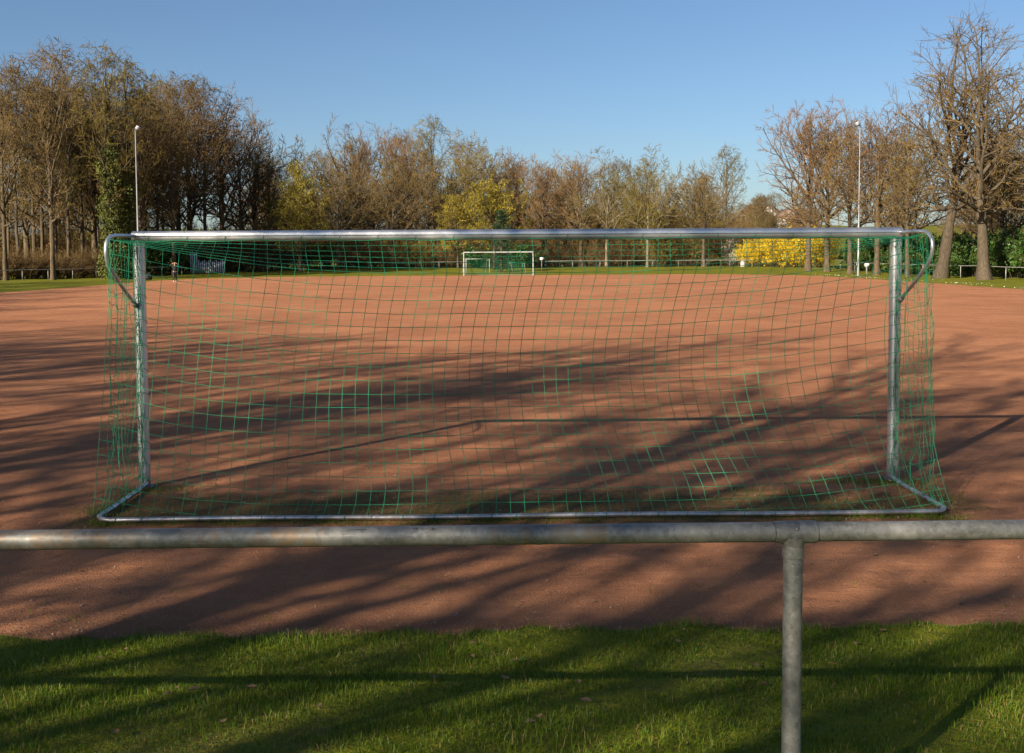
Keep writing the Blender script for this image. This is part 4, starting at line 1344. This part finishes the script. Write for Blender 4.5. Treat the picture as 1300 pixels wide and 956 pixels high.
# ------------------------------------------------------------------ grass blades, litter, grit
def blades(name, x, y, h, w, g, lean=0.5, label=None, mat='blade', toneshift=0.0, zoff=0.0):
    N = len(x)
    z = ground_z(x, y) if zoff == 0.0 else np.full(N, zoff)
    a = g.uniform(0, 2 * PI, N)
    ln = np.abs(g.normal(0, lean, N))
    la = g.uniform(0, 2 * PI, N)
    sx, sy = np.cos(a) * w, np.sin(a) * w
    dx, dy = np.cos(la) * ln, np.sin(la) * ln
    base = np.stack([x, y, z - 0.005], -1)
    side = np.stack([sx, sy, np.zeros(N)], -1)
    mid = base + np.stack([dx * h * 0.35, dy * h * 0.35, h * 0.6], -1)
    tip = base + np.stack([dx * h, dy * h, h * (1.0 - 0.25 * np.minimum(ln, 1.6))], -1)
    V = np.stack([base - side, base + side, mid - side * 0.8, mid + side * 0.8, tip], 1).reshape(-1, 3)
    i = np.arange(N)[:, None] * 5
    Q = i + np.array([[0, 1, 3, 2]])
    T = i + np.array([[2, 3, 4]])
    me = mesh_np(name, V, [Q, T], M[mat])
    tone = np.clip(g.beta(2.2, 3.0, N) + toneshift, 0, 0.86)
    tone = np.where(g.uniform(0, 1, N) < 0.045, 1.0, tone)
    at = me.attributes.new("tone", 'FLOAT', 'POINT')
    at.data.foreach_set("value", np.repeat(tone, 5).astype(np.float32))
    return link(name, me, None, "stuff")

gb = np.random.default_rng(8)
N = 210000
x = gb.uniform(-5.2, 5.6, N)
y = 3.3 + (6.5 - 3.3) * gb.uniform(0, 1, N) ** 0.9
d = pitch_sdf(x, y) + wob(x, y)
dens = 0.5 + 0.5 * np.sin(x * 3.1 + 2 * np.sin(y * 2.3)) * np.sin(y * 4.1 + x)
ok = (d > 0.02 + 0.12 * gb.uniform(-1, 1, N) ** 3 - 0.22 * gb.uniform(0, 1, N) ** 9) & (gb.uniform(0, 1, N) < 0.62 + 0.38 * dens)
x, y, d = x[ok], y[ok], d[ok]
tuft = np.sin(x * 2.2 + 1.5 * np.sin(y * 1.9)) * np.sin(y * 3.3 + 1.2 * np.sin(x * 3.7)) + 0.5 * np.sin(x * 9 + 2 * np.sin(y * 11))
h = gb.uniform(0.016, 0.050, len(x)) * (0.95 + 0.42 * tuft) + (gb.uniform(0, 1, len(x)) < 0.02) * 0.035
o = blades('turf_grass', x, y, h, gb.uniform(0.0011, 0.0021, len(x)), gb, 0.55)
tag(o, "short green turf growing below the end railing", 'grass')

# sparse grass and moss tufts round the goal's feet and frame
xs, ys = [], []
def clump(u, v, n, su, sv):
    uu = gb.normal(u, su, n); vv = gb.normal(v, sv, n)
    p = GC[None] + uu[:, None] * GD - vv[:, None] * GN
    xs.append(p[:, 0]); ys.append(p[:, 1])
clump(-3.6, 0.15, 900, 0.22, 0.12); clump(3.62, 0.1, 1300, 0.25, 0.10); clump(3.2, 0.05, 500, 0.3, 0.08)
clump(-3.75, 1.0, 500, 0.12, 0.3); clump(3.85, 0.6, 500, 0.15, 0.25)
for k in range(130):
    clump(gb.uniform(-3.6, 3.8), gb.normal(1.40, 0.07), int(gb.uniform(20, 120)), 0.10, 0.04)
for k in range(60):
    clump(gb.uniform(-3.4, 3.4), gb.uniform(0.3, 1.3), int(gb.uniform(10, 50)), 0.14, 0.09)
for k in range(45):
    clump(gb.uniform(-4.5, 4.5), gb.uniform(3.1, 4.1) , int(gb.uniform(4, 16)), 0.05, 0.03)
x = np.concatenate(xs); y = np.concatenate(ys)
o = blades('sparse_grass', x, y, gb.uniform(0.015, 0.05, len(x)), gb.uniform(0.0011, 0.002, len(x)), gb, 0.7, toneshift=0.12, zoff=0.001)
tag(o, "sparse grass and moss tufts round the goal feet and frame", 'grass')

# dead leaves and twig bits
def leaf_litter():
    g = np.random.default_rng(15)
    mb = MB()
    def leaf(x, y, z, s):
        n = 5
        t = np.linspace(0, 1, n)
        wv = s * 0.34 * np.sin(PI * t ** 0.8) + 0.001
        curl = g.uniform(-0.5, 0.9)
        zz = z + 0.006 + s * curl * (t - 0.5) ** 2 + s * g.uniform(0, 0.12) * t
        a = g.uniform(0, 2 * PI)
        cup = g.uniform(0, 0.5) * wv
        V = []
        for k in range(n):
            for sd in (-1, 0, 1):
                lx, ly = (t[k] - 0.5) * s, sd * wv[k]
                V.append((x + lx * math.cos(a) - ly * math.sin(a), y + lx * math.sin(a) + ly * math.cos(a), zz[k] + (cup[k] if sd else 0)))
        F = []
        for k in range(n - 1):
            b = k * 3
            F += [(b, b + 1, b + 4, b + 3), (b + 1, b + 2, b + 5, b + 4)]
        mb.add(np.array(V), np.array(F))
    for k in range(46):
        x, y = g.uniform(-4.5, 4.8), g.uniform(3.9, 6.1)
        leaf(x, y, float(ground_z(np.array(x), np.array(y))) + 0.02, g.uniform(0.02, 0.055))
    for k in range(150):
        x, y = g.uniform(-5, 5.5), g.uniform(6.1, 9.0)
        leaf(x, y, 0.002, g.uniform(0.015, 0.04))
    for k in range(150):
        p = GC + g.uniform(-3.9, 3.9) * GD - abs(g.normal(1.35, 0.25)) * GN
        leaf(p[0], p[1], 0.002, g.uniform(0.018, 0.05))
    for k in range(70):   # twig bits
        x, y = g.uniform(-5, 5.5), g.uniform(5.0, 9.0)
        z = max(0.004, float(ground_z(np.array(x), np.array(y))) + 0.01) if y < 6.1 else 0.004
        a = g.uniform(0, 2 * PI); L = g.uniform(0.03, 0.10)
        mb.tube([(x, y, z), (x + math.cos(a) * L * .5, y + math.sin(a) * L * .5, z + g.uniform(0, .006)), (x + math.cos(a + .3) * L, y + math.sin(a + .3) * L, z)], 0.0016, 4)
    o = mb.build('leaf_litter', M['litter'], None, kind='stuff')
    tag(o, "dry fallen leaves and twig bits on turf and cinder near the railing", 'leaves')
leaf_litter()

def grit():
    g = np.random.default_rng(16)
    N = 26000
    x = g.uniform(-5.5, 6, N); y = 6.0 + 8 * g.uniform(0, 1, N) ** 1.6
    s = g.uniform(0.002, 0.0055, N) * (1 + (g.uniform(0, 1, N) < 0.03) * 1.3)
    base = np.array([(1, 0, -.3), (-.5, .87, -.3), (-.5, -.87, -.3), (0.1, 0.05, .9)])
    V = (base[None] * s[:, None, None]) * g.uniform(0.6, 1.3, (N, 4, 3)) + np.stack([x, y, np.full(N, 0.004)], -1)[:, None]
    F = (np.arange(N)[:, None, None] * 4 + np.array([(0, 1, 3), (1, 2, 3), (2, 0, 3)])[None]).reshape(-1, 3)
    o = link('cinder_grit', mesh_np('cinder_grit', V.reshape(-1, 3), F, M['stone']), None, 'stuff')
    tag(o, "loose red and pale grit scattered on the cinder pitch", 'grit')
grit()

# daisies and fallen petals along the chestnut verge
def daisies():
    g = np.random.default_rng(17)
    N = 260
    t = g.uniform(0, 1, N)
    y = 62 + 44 * t
    x = PX1 + 0.7 + np.abs(g.normal(0, 1.1, N)) - (y - 10) * 0.0174 * 0.55
    clump = np.sin(y * 1.9) + np.sin(y * 0.7 + 1)
    ok = clump > -0.3
    x, y = x[ok], y[ok]
    P = np.stack([x, y, ground_z(x, y) + 0.02], -1)
    V, F = quads_cloud(P, 0.075, g, 0.9, 0.3)
    o = link('daisies', mesh_np('daisies', V, F, M['blossom']), None, 'stuff')
    tag(o, "white daisies and petals scattered along the verge by the chestnut row", 'flowers')
daisies()
